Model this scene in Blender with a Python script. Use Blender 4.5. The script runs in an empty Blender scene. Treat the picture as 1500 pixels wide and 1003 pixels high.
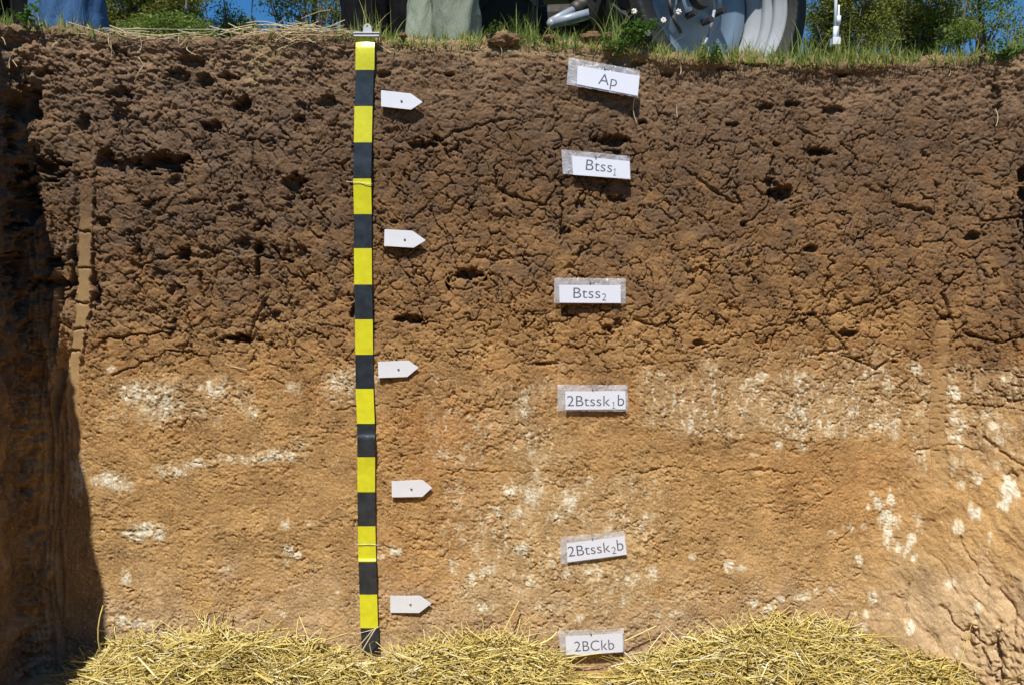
import bpy, bmesh, math, random
import numpy as np
from mathutils import Vector, Matrix

random.seed(11)
rng = np.random.default_rng(11)
SC = bpy.context.scene
COL = SC.collection
R = math.radians

# ------------------------------------------------------------------ camera
F_PX, CX, CY = 1167.0, 750.0, 501.5
CAM = Vector((0.0, -2.33, -0.786))
PITCH = R(2.3)
cd = bpy.data.cameras.new('camera')
cam = bpy.data.objects.new('camera', cd)
COL.objects.link(cam)
cam.location = CAM
cam.rotation_euler = (R(90) - PITCH, 0, 0)
cd.sensor_width = 36.0
cd.lens = F_PX / 1500.0 * 36.0
cd.clip_start = 0.05
cd.clip_end = 2000
SC.camera = cam

# ------------------------------------------------------------------ light
SUN = Vector((-0.12, -0.52, 0.83)).normalized()      # towards the sun
elev = math.asin(SUN.z)
azim = math.atan2(SUN.x, SUN.y)
w = bpy.data.worlds.new('World')
SC.world = w
w.use_nodes = True
nt = w.node_tree
bg = nt.nodes['Background']
sk = nt.nodes.new('ShaderNodeTexSky')
sk.sky_type = 'NISHITA'
sk.sun_disc = False
sk.sun_elevation = elev
sk.sun_rotation = azim
sk.air_density = 1.0
sk.dust_density = 0.1
sk.ozone_density = 3.0
hs = nt.nodes.new('ShaderNodeHueSaturation')
hs.inputs['Saturation'].default_value = 1.36
nt.links.new(sk.outputs[0], hs.inputs['Color'])
nt.links.new(hs.outputs[0], bg.inputs[0])
bg.inputs[1].default_value = 0.085
sl = bpy.data.lights.new('sun', 'SUN')
sl.energy = 4.6
sl.angle = R(0.5)
sl.color = (1.0, 0.955, 0.88)
so = bpy.data.objects.new('sun', sl)
COL.objects.link(so)
so.rotation_euler = SUN.to_track_quat('Z', 'Y').to_euler()
so.location = (0, -3, 6)
SC.view_settings.view_transform = 'Standard'
SC.view_settings.look = 'None'
SC.view_settings.gamma = 1
SC.view_settings.use_curve_mapping = False
SC.view_settings.exposure = 0.45

# ------------------------------------------------------------------ helpers
def at(u, v, Y=0.0):
    """point of the plane y=Y seen at pixel (u, v) of the photograph"""
    a = (u - CX) / F_PX
    b = -(v - CY) / F_PX
    ry = math.cos(PITCH) + b * math.sin(PITCH)
    rz = -math.sin(PITCH) + b * math.cos(PITCH)
    t = (Y - CAM.y) / ry
    return Vector((a * t, Y, CAM.z + rz * t))

def project(x, y, z):
    dy = y - CAM.y
    dz = z - CAM.z
    fw = dy * math.cos(PITCH) - dz * math.sin(PITCH)
    up = dy * math.sin(PITCH) + dz * math.cos(PITCH)
    fw = np.maximum(fw, 0.3)
    return CX + F_PX * x / fw, CY - F_PX * up / fw

def tag(o, label=None, cat=None, group=None, kind=None):
    if label: o['label'] = label
    if cat: o['category'] = cat
    if group: o['group'] = group
    if kind: o['kind'] = kind
    return o

def link(name, me, m=None, parent=None, smooth=False):
    o = bpy.data.objects.new(name, me)
    COL.objects.link(o)
    if m is not None: me.materials.append(m)
    if parent is not None: o.parent = parent
    if smooth:
        me.polygons.foreach_set('use_smooth', np.ones(len(me.polygons), dtype=bool))
    return o

def empty(name, loc=(0, 0, 0), rot=(0, 0, 0)):
    o = bpy.data.objects.new(name, None)
    COL.objects.link(o)
    o.location = loc
    o.rotation_euler = rot
    o.empty_display_size = 0.05
    return o

def from_bm(name, bm, m=None, parent=None, smooth=False):
    me = bpy.data.meshes.new(name)
    bm.to_mesh(me)
    bm.free()
    return link(name, me, m, parent, smooth)

def np_mesh(name, verts, faces, attrs=None, k=4):
    """verts (N,3), faces (M,k)"""
    me = bpy.data.meshes.new(name)
    verts = np.ascontiguousarray(verts, dtype=np.float32)
    faces = np.ascontiguousarray(faces, dtype=np.int32)
    me.vertices.add(len(verts))
    me.vertices.foreach_set('co', verts.ravel())
    me.loops.add(faces.size)
    me.loops.foreach_set('vertex_index', faces.ravel())
    me.polygons.add(len(faces))
    me.polygons.foreach_set('loop_start', np.arange(0, faces.size, k, dtype=np.int32))
    me.polygons.foreach_set('loop_total', np.full(len(faces), k, dtype=np.int32))
    me.update(calc_edges=True)
    for n, a in (attrs or {}).items():
        at_ = me.attributes.new(n, 'FLOAT', 'POINT')
        at_.data.foreach_set('value', np.ascontiguousarray(a, dtype=np.float32).ravel())
    return me

# ---------------- noise
def _h(ix, iy, seed):
    h = (ix.astype(np.int64) * 374761393 + iy.astype(np.int64) * 668265263 + seed * 974711 + 1013) & 0xFFFFFFFF
    h = ((h ^ (h >> 13)) * 1274126177) & 0xFFFFFFFF
    h = ((h ^ (h >> 16)) * 2246822519) & 0xFFFFFFFF
    return ((h ^ (h >> 15)) & 0xFFFFFF).astype(np.float32) / float(0xFFFFFF)

def perlin(x, y, seed=0):
    x = np.asarray(x, dtype=np.float32); y = np.asarray(y, dtype=np.float32)
    ix = np.floor(x); iy = np.floor(y)
    fx = x - ix; fy = y - iy
    ux = fx * fx * fx * (fx * (fx * 6 - 15) + 10)
    uy = fy * fy * fy * (fy * (fy * 6 - 15) + 10)
    def g(dx, dy):
        a = _h(ix + dx, iy + dy, seed) * 6.2831853
        return np.cos(a) * (fx - dx) + np.sin(a) * (fy - dy)
    n0 = g(0, 0) * (1 - ux) + g(1, 0) * ux
    n1 = g(0, 1) * (1 - ux) + g(1, 1) * ux
    return (n0 * (1 - uy) + n1 * uy) * 1.5

def fbm(x, y, o, seed=0, gain=0.5, lac=2.07):
    s = 0; a = 1.0
    for i in range(o):
        s = s + a * perlin(x, y, seed + i * 17)
        x = x * lac + 3.1; y = y * lac + 1.7; a *= gain
    return s

def ridged(x, y, o, seed=0, gain=0.5):
    s = 0; a = 1.0
    for i in range(o):
        s = s + a * (1 - np.abs(perlin(x, y, seed + i * 17)) * 2.2)
        x = x * 2.1 + 5.3; y = y * 2.1 + 2.9; a *= gain
    return s

def worley(x, y, seed=0, jit=0.95):
    x = np.asarray(x, dtype=np.float32); y = np.asarray(y, dtype=np.float32)
    ix = np.floor(x); iy = np.floor(y)
    f1 = np.full(x.shape, 9.0, np.float32); f2 = f1.copy()
    cx = np.zeros_like(f1); cy = cx.copy(); idn = cx.copy()
    ox = cx.copy(); oy = cx.copy()
    pts = []
    for dx in (-1, 0, 1):
        for dy in (-1, 0, 1):
            jx = ix + dx; jy = iy + dy
            px = jx + 0.5 + jit * (_h(jx, jy, seed) - 0.5)
            py = jy + 0.5 + jit * (_h(jx, jy, seed + 5) - 0.5)
            d = (px - x) ** 2 + (py - y) ** 2
            pts.append((px, py, d))
            m = d < f1
            idn = np.where(m, _h(jx, jy, seed + 9), idn)
            cx = np.where(m, px, cx); cy = np.where(m, py, cy)
            f1 = np.where(m, d, f1)
    # distance to nearest border
    e = np.full(x.shape, 9.0, np.float32)
    for px, py, d in pts:
        mx = (px + cx) * 0.5 - x; my = (py + cy) * 0.5 - y
        dx = px - cx; dy = py - cy
        L = np.sqrt(dx * dx + dy * dy)
        ok = L > 1e-4
        ee = np.where(ok, (mx * dx + my * dy) / np.where(ok, L, 1), 9.0)
        e = np.minimum(e, ee)
    return np.maximum(e, 0), idn, x - cx, y - cy

def sst(a, b, x):
    t = np.clip((x - a) / (b - a), 0, 1)
    return t * t * (3 - 2 * t)

def seg_dist(u, v, pts):
    best = np.full(u.shape, 1e6, np.float32); tt = np.zeros_like(best)
    n = len(pts) - 1
    for i in range(n):
        (x0, y0), (x1, y1) = pts[i], pts[i + 1]
        dx, dy = x1 - x0, y1 - y0
        t = np.clip(((u - x0) * dx + (v - y0) * dy) / (dx * dx + dy * dy), 0, 1)
        d = np.hypot(u - x0 - t * dx, v - y0 - t * dy)
        m = d < best
        best = np.where(m, d, best); tt = np.where(m, (i + t) / n, tt)
    return best, tt

# ------------------------------------------------------------------ materials
def mat(name):
    m = bpy.data.materials.new(name)
    m.use_nodes = True
    return m, m.node_tree, m.node_tree.nodes['Principled BSDF']

def N(t, kind, **kw):
    n = t.nodes.new(kind)
    for k, v in kw.items(): setattr(n, k, v)
    return n

def ramp(t, fac, stops, interp='LINEAR'):
    n = N(t, 'ShaderNodeValToRGB')
    n.color_ramp.interpolation = interp
    e = n.color_ramp.elements
    while len(e) < len(stops): e.new(0.5)
    for i, (p, c) in enumerate(stops):
        e[i].position = p
        e[i].color = (c[0], c[1], c[2], 1) if not isinstance(c, (int, float)) else (c, c, c, 1)
    t.links.new(fac, n.inputs[0])
    return n.outputs[0]

def noise(t, vec, scale, detail=4, rough=0.55, dist=0.0):
    n = N(t, 'ShaderNodeTexNoise')
    n.inputs['Scale'].default_value = scale
    n.inputs['Detail'].default_value = detail
    n.inputs['Roughness'].default_value = rough
    n.inputs['Distortion'].default_value = dist
    if vec is not None: t.links.new(vec, n.inputs['Vector'])
    return n

def mixc(t, fac, a, b, mode='MIX'):
    n = N(t, 'ShaderNodeMix', data_type='RGBA', blend_type=mode)
    for s, val in ((0, fac), (6, a), (7, b)):
        if hasattr(val, 'is_linked') or hasattr(val, 'links'):
            t.links.new(val, n.inputs[s])
        else:
            n.inputs[s].default_value = val if isinstance(val, (int, float)) else (val[0], val[1], val[2], 1)
    return n.outputs[2]

def math_(t, op, a, b=None, clamp=False):
    n = N(t, 'ShaderNodeMath', operation=op)
    n.use_clamp = clamp
    for i, v in enumerate((a, b)):
        if v is None: continue
        if isinstance(v, (int, float)): n.inputs[i].default_value = v
        else: t.links.new(v, n.inputs[i])
    return n.outputs[0]

def attr(t, name):
    n = N(t, 'ShaderNodeAttribute'); n.attribute_name = name
    return n

def simple(name, col, rough=0.6, metal=0.0, var=0.12, scale=30, bump=0.0, spec=0.5, coat=0.0):
    m, t, p = mat(name)
    tc = N(t, 'ShaderNodeTexCoord')
    n = noise(t, tc.outputs['Object'], scale, 5)
    c0 = tuple(c * (1 - var) for c in col); c1 = tuple(min(1, c * (1 + var)) for c in col)
    t.links.new(ramp(t, n.outputs[0], [(0.3, c0), (0.7, c1)]), p.inputs['Base Color'])
    p.inputs['Roughness'].default_value = rough
    p.inputs['Metallic'].default_value = metal
    p.inputs['Specular IOR Level'].default_value = spec
    p.inputs['Coat Weight'].default_value = coat
    if bump:
        b = N(t, 'ShaderNodeBump'); b.inputs['Strength'].default_value = 1; b.inputs['Distance'].default_value = bump
        t.links.new(n.outputs[0], b.inputs['Height']); t.links.new(b.outputs[0], p.inputs['Normal'])
    return m

def soil_material():
    m, t, p = mat('soil')
    tc = N(t, 'ShaderNodeTexCoord')
    P = tc.outputs['Object']
    hor = attr(t, 'horizon').outputs['Fac']
    base = ramp(t, hor, [
        (0.00, (0.228, 0.150, 0.092)),
        (0.10, (0.190, 0.121, 0.072)),
        (0.22, (0.148, 0.090, 0.050)),
        (0.31, (0.182, 0.107, 0.053)),
        (0.40, (0.250, 0.144, 0.064)),
        (0.49, (0.315, 0.184, 0.077)),
        (0.60, (0.385, 0.236, 0.102)),
        (0.72, (0.425, 0.266, 0.115)),
        (0.86, (0.440, 0.284, 0.130)),
        (1.00, (0.485, 0.350, 0.210))])
    # mottling in two scales
    n1 = noise(t, P, 9, 5, 0.6)
    c = mixc(t, 1.0, base, ramp(t, n1.outputs[0], [(0.3, (0.78, 0.76, 0.76)), (0.7, (1.18, 1.16, 1.10))]), 'MULTIPLY')
    n2 = noise(t, P, 75, 6, 0.7)
    c = mixc(t, 1.0, c, ramp(t, n2.outputs[0], [(0.28, (0.80, 0.78, 0.76)), (0.72, (1.18, 1.18, 1.17))]), 'MULTIPLY')
    red = attr(t, 'redden').outputs['Fac']
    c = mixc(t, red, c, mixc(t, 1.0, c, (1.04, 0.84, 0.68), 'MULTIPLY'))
    coat = attr(t, 'claycoat_shade').outputs['Fac']  # dark clay coats plus the painted shade of the left side wall
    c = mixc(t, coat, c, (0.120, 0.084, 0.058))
    tan = attr(t, 'tan').outputs['Fac']
    c = mixc(t, tan, c, (0.330, 0.235, 0.118))
    lime = attr(t, 'lime').outputs['Fac']
    n3 = noise(t, P, 130, 4, 0.65)
    halo = math_(t, 'SUBTRACT', math_(t, 'MULTIPLY', lime, 2.0), math_(t, 'MULTIPLY', n3.outputs[0], 0.7), True)
    c = mixc(t, math_(t, 'MULTIPLY', halo, 0.70), c, (0.56, 0.44, 0.265))
    n5 = noise(t, P, 260, 5, 0.75)
    lf = math_(t, 'SUBTRACT', math_(t, 'MULTIPLY', lime, 2.1), math_(t, 'ADD', math_(t, 'MULTIPLY', n3.outputs[0], 1.1), math_(t, 'MULTIPLY', n5.outputs[0], 1.3)), True)
    c = mixc(t, math_(t, 'MULTIPLY', lf, 0.85), c, (0.72, 0.66, 0.52))
    # grains
    n4 = noise(t, P, 330, 4, 0.75)
    c = mixc(t, 1.0, c, ramp(t, n4.outputs[0], [(0.30, (0.62, 0.60, 0.58)), (0.70, (1.32, 1.33, 1.34))]), 'MULTIPLY')
    t.links.new(c, p.inputs['Base Color'])
    p.inputs['Roughness'].default_value = 0.92
    p.inputs['Specular IOR Level'].default_value = 0.15
    sm = attr(t, 'smoothed').outputs['Fac']
    keep = math_(t, 'SUBTRACT', 1.0, math_(t, 'MULTIPLY', sm, 0.8))
    wn = noise(t, P, 60, 3, 0.6)
    va = N(t, 'ShaderNodeVectorMath', operation='MULTIPLY_ADD')
    t.links.new(wn.outputs[1], va.inputs[0]); va.inputs[1].default_value = (0.022, 0.022, 0.022); t.links.new(P, va.inputs[2])
    vo = N(t, 'ShaderNodeTexVoronoi', feature='DISTANCE_TO_EDGE'); vo.inputs['Scale'].default_value = 85
    t.links.new(va.outputs[0], vo.inputs['Vector'])
    crk = ramp(t, vo.outputs['Distance'], [(0.0, 0.0), (0.07, 1.0)])
    crm = ramp(t, noise(t, P, 14, 3, 0.6).outputs[0], [(0.42, 0.0), (0.62, 1.0)])
    hh = math_(t, 'ADD', math_(t, 'MULTIPLY', n2.outputs[0], 0.0016), math_(t, 'MULTIPLY', n4.outputs[0], 0.0012))
    hh = math_(t, 'ADD', hh, math_(t, 'MULTIPLY', math_(t, 'MULTIPLY', crk, crm), 0.0016))
    hh = math_(t, 'MULTIPLY', hh, keep)
    b = N(t, 'ShaderNodeBump'); b.inputs['Strength'].default_value = 1.0; b.inputs['Distance'].default_value = 1.0
    t.links.new(hh, b.inputs['Height']); t.links.new(b.outputs[0], p.inputs['Normal'])
    return m

M = {}
M['soil'] = soil_material()
M['yellow'] = simple('yellow_tape', (0.60, 0.58, 0.022), 0.30, var=0.08, scale=45, bump=0.0012)
M['black'] = simple('black_tape', (0.024, 0.030, 0.036), 0.30, var=0.35, scale=40, bump=0.0012)
M['white_plastic'] = simple('white_plastic', (0.66, 0.67, 0.71), 0.42, var=0.04, scale=25)
M['card'] = simple('white_card', (0.66, 0.68, 0.76), 0.6, var=0.02, scale=10)
M['ink'] = simple('grey_ink', (0.045, 0.055, 0.085), 0.7, var=0.1)
M['steel'] = simple('grey_steel', (0.30, 0.31, 0.32), 0.4, 0.8)
M['string'] = simple('pale_string', (0.62, 0.58, 0.50), 0.8)
M['rubber'] = simple('black_rubber', (0.020, 0.019, 0.018), 0.8, var=0.35, scale=12, bump=0.003)
M['rim'] = simple('silver_blue_paint', (0.16, 0.22, 0.29), 0.42, 0.0, var=0.12, scale=7, coat=0.2)
M['rimlip'] = simple('bare_silver_rim', (0.27, 0.29, 0.31), 0.62, 0.0, var=0.12, scale=9, spec=0.25)
M['tube'] = simple('pale_grey_paint', (0.27, 0.31, 0.37), 0.38, 0.0, var=0.12, scale=14, coat=0.3)
M['dark_metal'] = simple('oily_dark_metal', (0.045, 0.040, 0.036), 0.55, 0.3, var=0.4, scale=16, bump=0.004)
M['skin'] = simple('skin', (0.42, 0.25, 0.17), 0.5, var=0.05)
M['leather'] = simple('boot_leather', (0.06, 0.04, 0.025), 0.6, var=0.3)
M['hair'] = simple('hair', (0.04, 0.025, 0.015), 0.6, var=0.3)

def cloth(name, col, wr=0.008):
    m, t, p = mat(name)
    tc = N(t, 'ShaderNodeTexCoord')
    mp = N(t, 'ShaderNodeMapping'); mp.inputs['Scale'].default_value = (14, 14, 5)
    t.links.new(tc.outputs['Object'], mp.inputs[0])
    n = noise(t, mp.outputs[0], 1.0, 4, 0.5, 0.6)
    f = noise(t, tc.outputs['Object'], 320, 2)
    c = ramp(t, f.outputs[0], [(0.3, tuple(x * 0.82 for x in col)), (0.7, tuple(x * 1.14 for x in col))])
    t.links.new(c, p.inputs['Base Color'])
    p.inputs['Roughness'].default_value = 0.85
    p.inputs['Specular IOR Level'].default_value = 0.12
    b = N(t, 'ShaderNodeBump'); b.inputs['Distance'].default_value = wr * 2.5
    t.links.new(n.outputs[0], b.inputs['Height']); t.links.new(b.outputs[0], p.inputs['Normal'])
    return m
M['denim'] = cloth('blue_denim', (0.050, 0.115, 0.24))
M['khaki'] = cloth('grey_green_cotton', (0.22, 0.25, 0.19))
M['blackcloth'] = cloth('black_cotton', (0.004, 0.004, 0.0055))
M['shirt'] = cloth('pale_shirt', (0.45, 0.45, 0.42))

def tinted(name, stops, rough=0.6, trans=0.0, spec=0.3):
    """colour from the per-piece random attribute 'tint'"""
    m, t, p = mat(name)
    a = attr(t, 'tint').outputs['Fac']
    c = ramp(t, a, stops)
    tc = N(t, 'ShaderNodeTexCoord')
    n = noise(t, tc.outputs['Object'], 60, 3)
    c = mixc(t, 1.0, c, ramp(t, n.outputs[0], [(0.3, (0.8, 0.8, 0.8)), (0.7, (1.15, 1.15, 1.15))]), 'MULTIPLY')
    t.links.new(c, p.inputs['Base Color'])
    p.inputs['Roughness'].default_value = rough
    p.inputs['Specular IOR Level'].default_value = spec
    if trans:
        tr = N(t, 'ShaderNodeBsdfTranslucent')
        t.links.new(c, tr.inputs[0])
        mx = N(t, 'ShaderNodeMixShader'); mx.inputs[0].default_value = trans
        out = t.nodes['Material Output']
        t.links.new(p.outputs[0], mx.inputs[1]); t.links.new(tr.outputs[0], mx.inputs[2])
        t.links.new(mx.outputs[0], out.inputs[0])
    return m
M['straw'] = tinted('straw', [(0.0, (0.14, 0.085, 0.03)), (0.2, (0.36, 0.26, 0.065)), (0.5, (0.58, 0.45, 0.125)), (0.85, (0.74, 0.62, 0.22)), (1.0, (0.80, 0.74, 0.56))], 0.45, 0.0, 0.45)
M['drystraw'] = tinted('dry_straw', [(0.0, (0.22, 0.14, 0.07)), (0.5, (0.50, 0.38, 0.20)), (1.0, (0.70, 0.60, 0.38))], 0.6)
M['grass'] = tinted('grass_blades', [(0.0, (0.050, 0.095, 0.016)), (0.4, (0.120, 0.185, 0.028)), (0.75, (0.24, 0.28, 0.050)), (1.0, (0.42, 0.37, 0.12))], 0.55, 0.3)
M['weed'] = tinted('weed_leaf', [(0.0, (0.05, 0.12, 0.018)), (1.0, (0.13, 0.25, 0.04))], 0.5, 0.3)
M['petal'] = simple('pale_petals', (0.75, 0.66, 0.60), 0.6)
M['leaf_olive'] = tinted('olive_leaves', [(0.0, (0.060, 0.075, 0.015)), (0.5, (0.150, 0.165, 0.028)), (1.0, (0.27, 0.26, 0.045))], 0.55, 0.4)
M['leaf_green'] = tinted('green_leaves', [(0.0, (0.055, 0.090, 0.018)), (0.5, (0.135, 0.195, 0.030)), (1.0, (0.25, 0.30, 0.050))], 0.55, 0.4)
M['leaf_grey'] = tinted('grey_green_leaves', [(0.0, (0.06, 0.085, 0.035)), (0.5, (0.14, 0.175, 0.060)), (1.0, (0.24, 0.27, 0.10))], 0.55, 0.4)
M['bark'] = simple('tree_bark', (0.10, 0.085, 0.065), 0.9, var=0.4, scale=6, bump=0.01)

def film_material():
    m, t, p = mat('clear_film')
    tc = N(t, 'ShaderNodeTexCoord')
    n = noise(t, tc.outputs['Object'], 55, 4, 0.6, 1.2)
    t.links.new(ramp(t, n.outputs[0], [(0.2, (0.52, 0.53, 0.57)), (0.8, (0.74, 0.75, 0.78))]), p.inputs['Base Color'])
    p.inputs['Roughness'].default_value = 0.14
    p.inputs['Specular IOR Level'].default_value = 0.8
    t.links.new(ramp(t, n.outputs[0], [(0.3, 0.30), (0.7, 0.62)]), p.inputs['Alpha'])
    b = N(t, 'ShaderNodeBump'); b.inputs['Distance'].default_value = 0.006
    t.links.new(n.outputs[0], b.inputs['Height']); t.links.new(b.outputs[0], p.inputs['Normal'])
    return m
M['film'] = film_material()
def film_front():
    m, t, p = mat('clear_film_front')
    p.inputs['Base Color'].default_value = (0.8, 0.82, 0.9, 1)
    p.inputs['Roughness'].default_value = 0.12
    p.inputs['Alpha'].default_value = 0.07
    tc = N(t, 'ShaderNodeTexCoord')
    n = noise(t, tc.outputs['Object'], 40, 2, 0.5, 1.0)
    b = N(t, 'ShaderNodeBump'); b.inputs['Distance'].default_value = 0.002
    t.links.new(n.outputs[0], b.inputs['Height']); t.links.new(b.outputs[0], p.inputs['Normal'])
    return m
M['film_front'] = film_front()

# ------------------------------------------------------------------ soil wall
LIP = [(-400, 30), (0, 38), (60, 36), (90, 38), (150, 46), (200, 53), (300, 54), (370, 44), (440, 41), (520, 50), (560, 54), (620, 58), (700, 55), (730, 47), (770, 57),
       (800, 60), (870, 62), (920, 66), (980, 76), (1060, 81), (1130, 84), (1200, 86), (1300, 84), (1400, 82), (1440, 79), (1500, 74), (1900, 68)]
LU = np.array([p[0] for p in LIP], float); LV = np.array([p[1] for p in LIP], float)
_lx = np.array([at(u, v).x for u, v in LIP]); _lz = np.array([at(u, v).z for u, v in LIP])
def lip_z(x): return np.interp(x, _lx, _lz)

STEP = 0.0026
s_dense = np.arange(-1.86, 1.72, STEP)
s_left = -1.86 - np.cumsum(np.linspace(STEP, 0.05, 70))[::-1]
s_right = s_dense[-1] + np.cumsum(np.linspace(STEP, 0.05, 70))
S = np.concatenate([s_left, s_dense, s_right]).astype(np.float64)
v_face = np.arange(0, 1.93, STEP)
v_over = -np.cumsum(np.linspace(STEP, 0.03, 22))[::-1]       # rows that run back over the lip
V = np.concatenate([v_over, v_face])
n_over = len(v_over)
SS, VV = np.meshgrid(S, V)
vf = np.maximum(VV, 0)
depthn = np.clip(vf / 1.9, 0, 1)

# plan outline, changing with depth
xL = -1.435 + 0.02 * depthn
rL = 0.085
aL = xL + rL
rR = 0.55 + 0.15 * depthn
aR = 1.33 - 0.66 * depthn ** 1.3 - 0.0          # where the right hand curve begins
tl = (aL - SS) / rL
tr = (SS - aR) / rR
X = SS.copy(); Yo = np.zeros_like(SS); nx = np.zeros_like(SS); ny = np.ones_like(SS)
mask = tl > 0
tc_ = np.clip(tl, 0, R(89))
ext = np.maximum(tl - R(89), 0) * rL
X = np.where(mask, aL - rL * np.sin(tc_) - ext * math.cos(R(89)), X)
Yo = np.where(mask, rL * (1 - np.cos(tc_)) + ext * math.sin(R(89)), Yo)
nx = np.where(mask, np.sin(tc_), nx); ny = np.where(mask, np.cos(tc_), ny)
mask = tr > 0
tmax = R(80)
tc_ = np.clip(tr, 0, tmax)
ext = np.maximum(tr - tmax, 0) * rR
X = np.where(mask, aR + rR * np.sin(tc_) + ext * math.cos(tmax), X)
Yo = np.where(mask, rR * (1 - np.cos(tc_)) + ext * math.sin(tmax), Yo)
nx = np.where(mask, -np.sin(tc_), nx); ny = np.where(mask, np.cos(tc_), ny)
Z = lip_z(np.clip(X, -1.9, 2.2)) - vf
# pixel coordinates in the photograph of the undisplaced sheet: only used to say where marks lie on the soil
U_, V_ = project(X, -Yo, Z)
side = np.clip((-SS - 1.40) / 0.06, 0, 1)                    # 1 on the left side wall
# continuous soil coordinates in photo-pixel units (1.95 mm)
a = ((SS / 0.001997) + 750).astype(np.float32)
b = (np.interp(X, _lx, LV) * 0 + (Z - at(750, 500).z) / -0.001997 + 500).astype(np.float32)
U_ = np.where((SS > -1.30) & (SS < 1.0), U_, np.where(SS <= -1.30, U_, U_)).astype(np.float32)
V_ = V_.astype(np.float32)
warp1 = fbm(a / 60, b / 60, 3, 1); warp2 = fbm(a / 60, b / 60, 3, 2)
wf1 = fbm(a / 14, b / 14, 3, 3); wf2 = fbm(a / 14, b / 14, 3, 4)
lv = V_ + 10 * warp1
z_top = 1 - sst(120, 215, lv + 20 * fbm(a / 90, b / 90, 2, 6))
z_low = sst(480, 600, lv + 18 * warp2 + 25 * (a - 750) / 750 * 0)
z_clay = np.clip(1 - z_top - z_low, 0, 1)
z_clay = np.maximum(z_clay, 0.65 * sst(440, 520, lv) * (1 - sst(540, 690, lv + 25 * warp1)) * (0.5 + 0.8 * sst(1150, 1350, a)))
leftrough = 1 - sst(330, 640, a + 40 * warp2)
upper = 1 - sst(470, 560, lv)

H = np.zeros_like(a)
# broad undulation
H += 0.016 * fbm(a / 260, b / 300, 2, 10) * (0.5 + 0.5 * upper) + 0.004 * fbm(a / 90, b / 110, 2, 12)
# --- blocky clay: three sizes of aggregates bounded by cracks
e1, id1, lx1, ly1 = worley((a + 22 * warp1 + 5.0 * wf1) / 33, (b + 22 * warp2 + 5.0 * wf2) / 37, 21)
e2, id2, lx2, ly2 = worley((a + 6 * warp2 + 2.2 * wf2) / 17, (b + 6 * warp1 + 2.2 * wf1) / 15, 22)
e3, id3, lx3, ly3 = worley((a + 2.5 * wf2) / 8.5, (b + 2.5 * wf1) / 7.0, 23)
pres = sst(-0.25, 0.45, fbm(a / 30, b / 30, 3, 31))
pres2 = sst(-0.35, 0.35, fbm(a / 24, b / 24, 3, 33))
pres3 = sst(-0.1, 0.5, fbm(a / 28, b / 28, 2, 35))
def tiltof(idn, lx, ly):
    t1 = (idn * 7.13) % 1 - 0.5; t2 = (idn * 13.7) % 1 - 0.5
    return t1 * lx + t2 * ly
blk = 0.0050 * (id1 - 0.5) + 0.012 * tiltof(id1, lx1, ly1)
blk += 0.0026 * (id2 - 0.5) + 0.0080 * tiltof(id2, lx2, ly2)
blk += 0.0009 * (id3 - 0.5) + 0.0034 * tiltof(id3, lx3, ly3)
c1 = np.exp(-(e1 * 37 / (0.75 + 0.7 * np.clip(warp2 + 0.3, 0, 1))) ** 2) * (0.05 + 0.95 * pres)
c2 = np.exp(-(e2 * 16 / 0.75) ** 2) * pres2
c3 = np.exp(-(e3 * 7.8 / 0.8) ** 2) * pres3
e4, id4, lx4, ly4 = worley((a + 3 * warp2 + 2.4 * wf1) / 11, (b + 3 * warp1 + 2.4 * wf2) / 13, 24)
pres4 = sst(-0.3, 0.4, fbm(a / 40, b / 32, 3, 37))
vcr = np.exp(-(np.abs(fbm((a + 4 * wf2) / 16, (b + 6 * wf1) / 75, 2, 38)) / 0.030) ** 2) * sst(0.0, 0.5, fbm(a / 40, b / 60, 2, 39))
chip = 0.0026 * tiltof(id4, lx4, ly4) + 0.0008 * (id4 - 0.5) - 0.0050 * np.exp(-(e4 * 11 / 0.7) ** 2) * pres4
rough_clay = (0.36 + 0.48 * leftrough)
H += z_clay * (blk * rough_clay + chip * (0.5 + 0.5 * rough_clay) - 0.013 * vcr - 0.017 * c1 - 0.0075 * c2 - 0.002 * c3)
H += z_clay * (0.0007 * fbm(a / 5, b / 5, 3, 41) + 0.0028 * fbm(a / 30, b / 26, 3, 43) * (0.6 + leftrough))
H += 0.0011 * (_h(np.floor(a / 2.6), np.floor(b / 2.6), 42) - 0.5) * (0.4 + upper)
# --- crumbly topsoil
t1 = fbm((a + 0.35 * b) / 17, (b - 0.2 * a) / 9.5, 4, 51, 0.58)
t2 = -np.abs(fbm((a + 5 * wf1) / 26, (b + 5 * wf2) / 17, 3, 52))
top = 0.0040 * t1 + 0.0050 * t2 + 0.8 * blk - 0.006 * c2 + 1.1 * chip
H += z_top * top * (0.75 + 0.55 * leftrough)
# --- pale subsoil: scraped, flaky, hair cracks
fl = np.floor((fbm(a / 24, b / 13, 3, 61) + 1) * 4.2) / 4.2                       # overlapping scraped flakes
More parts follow.
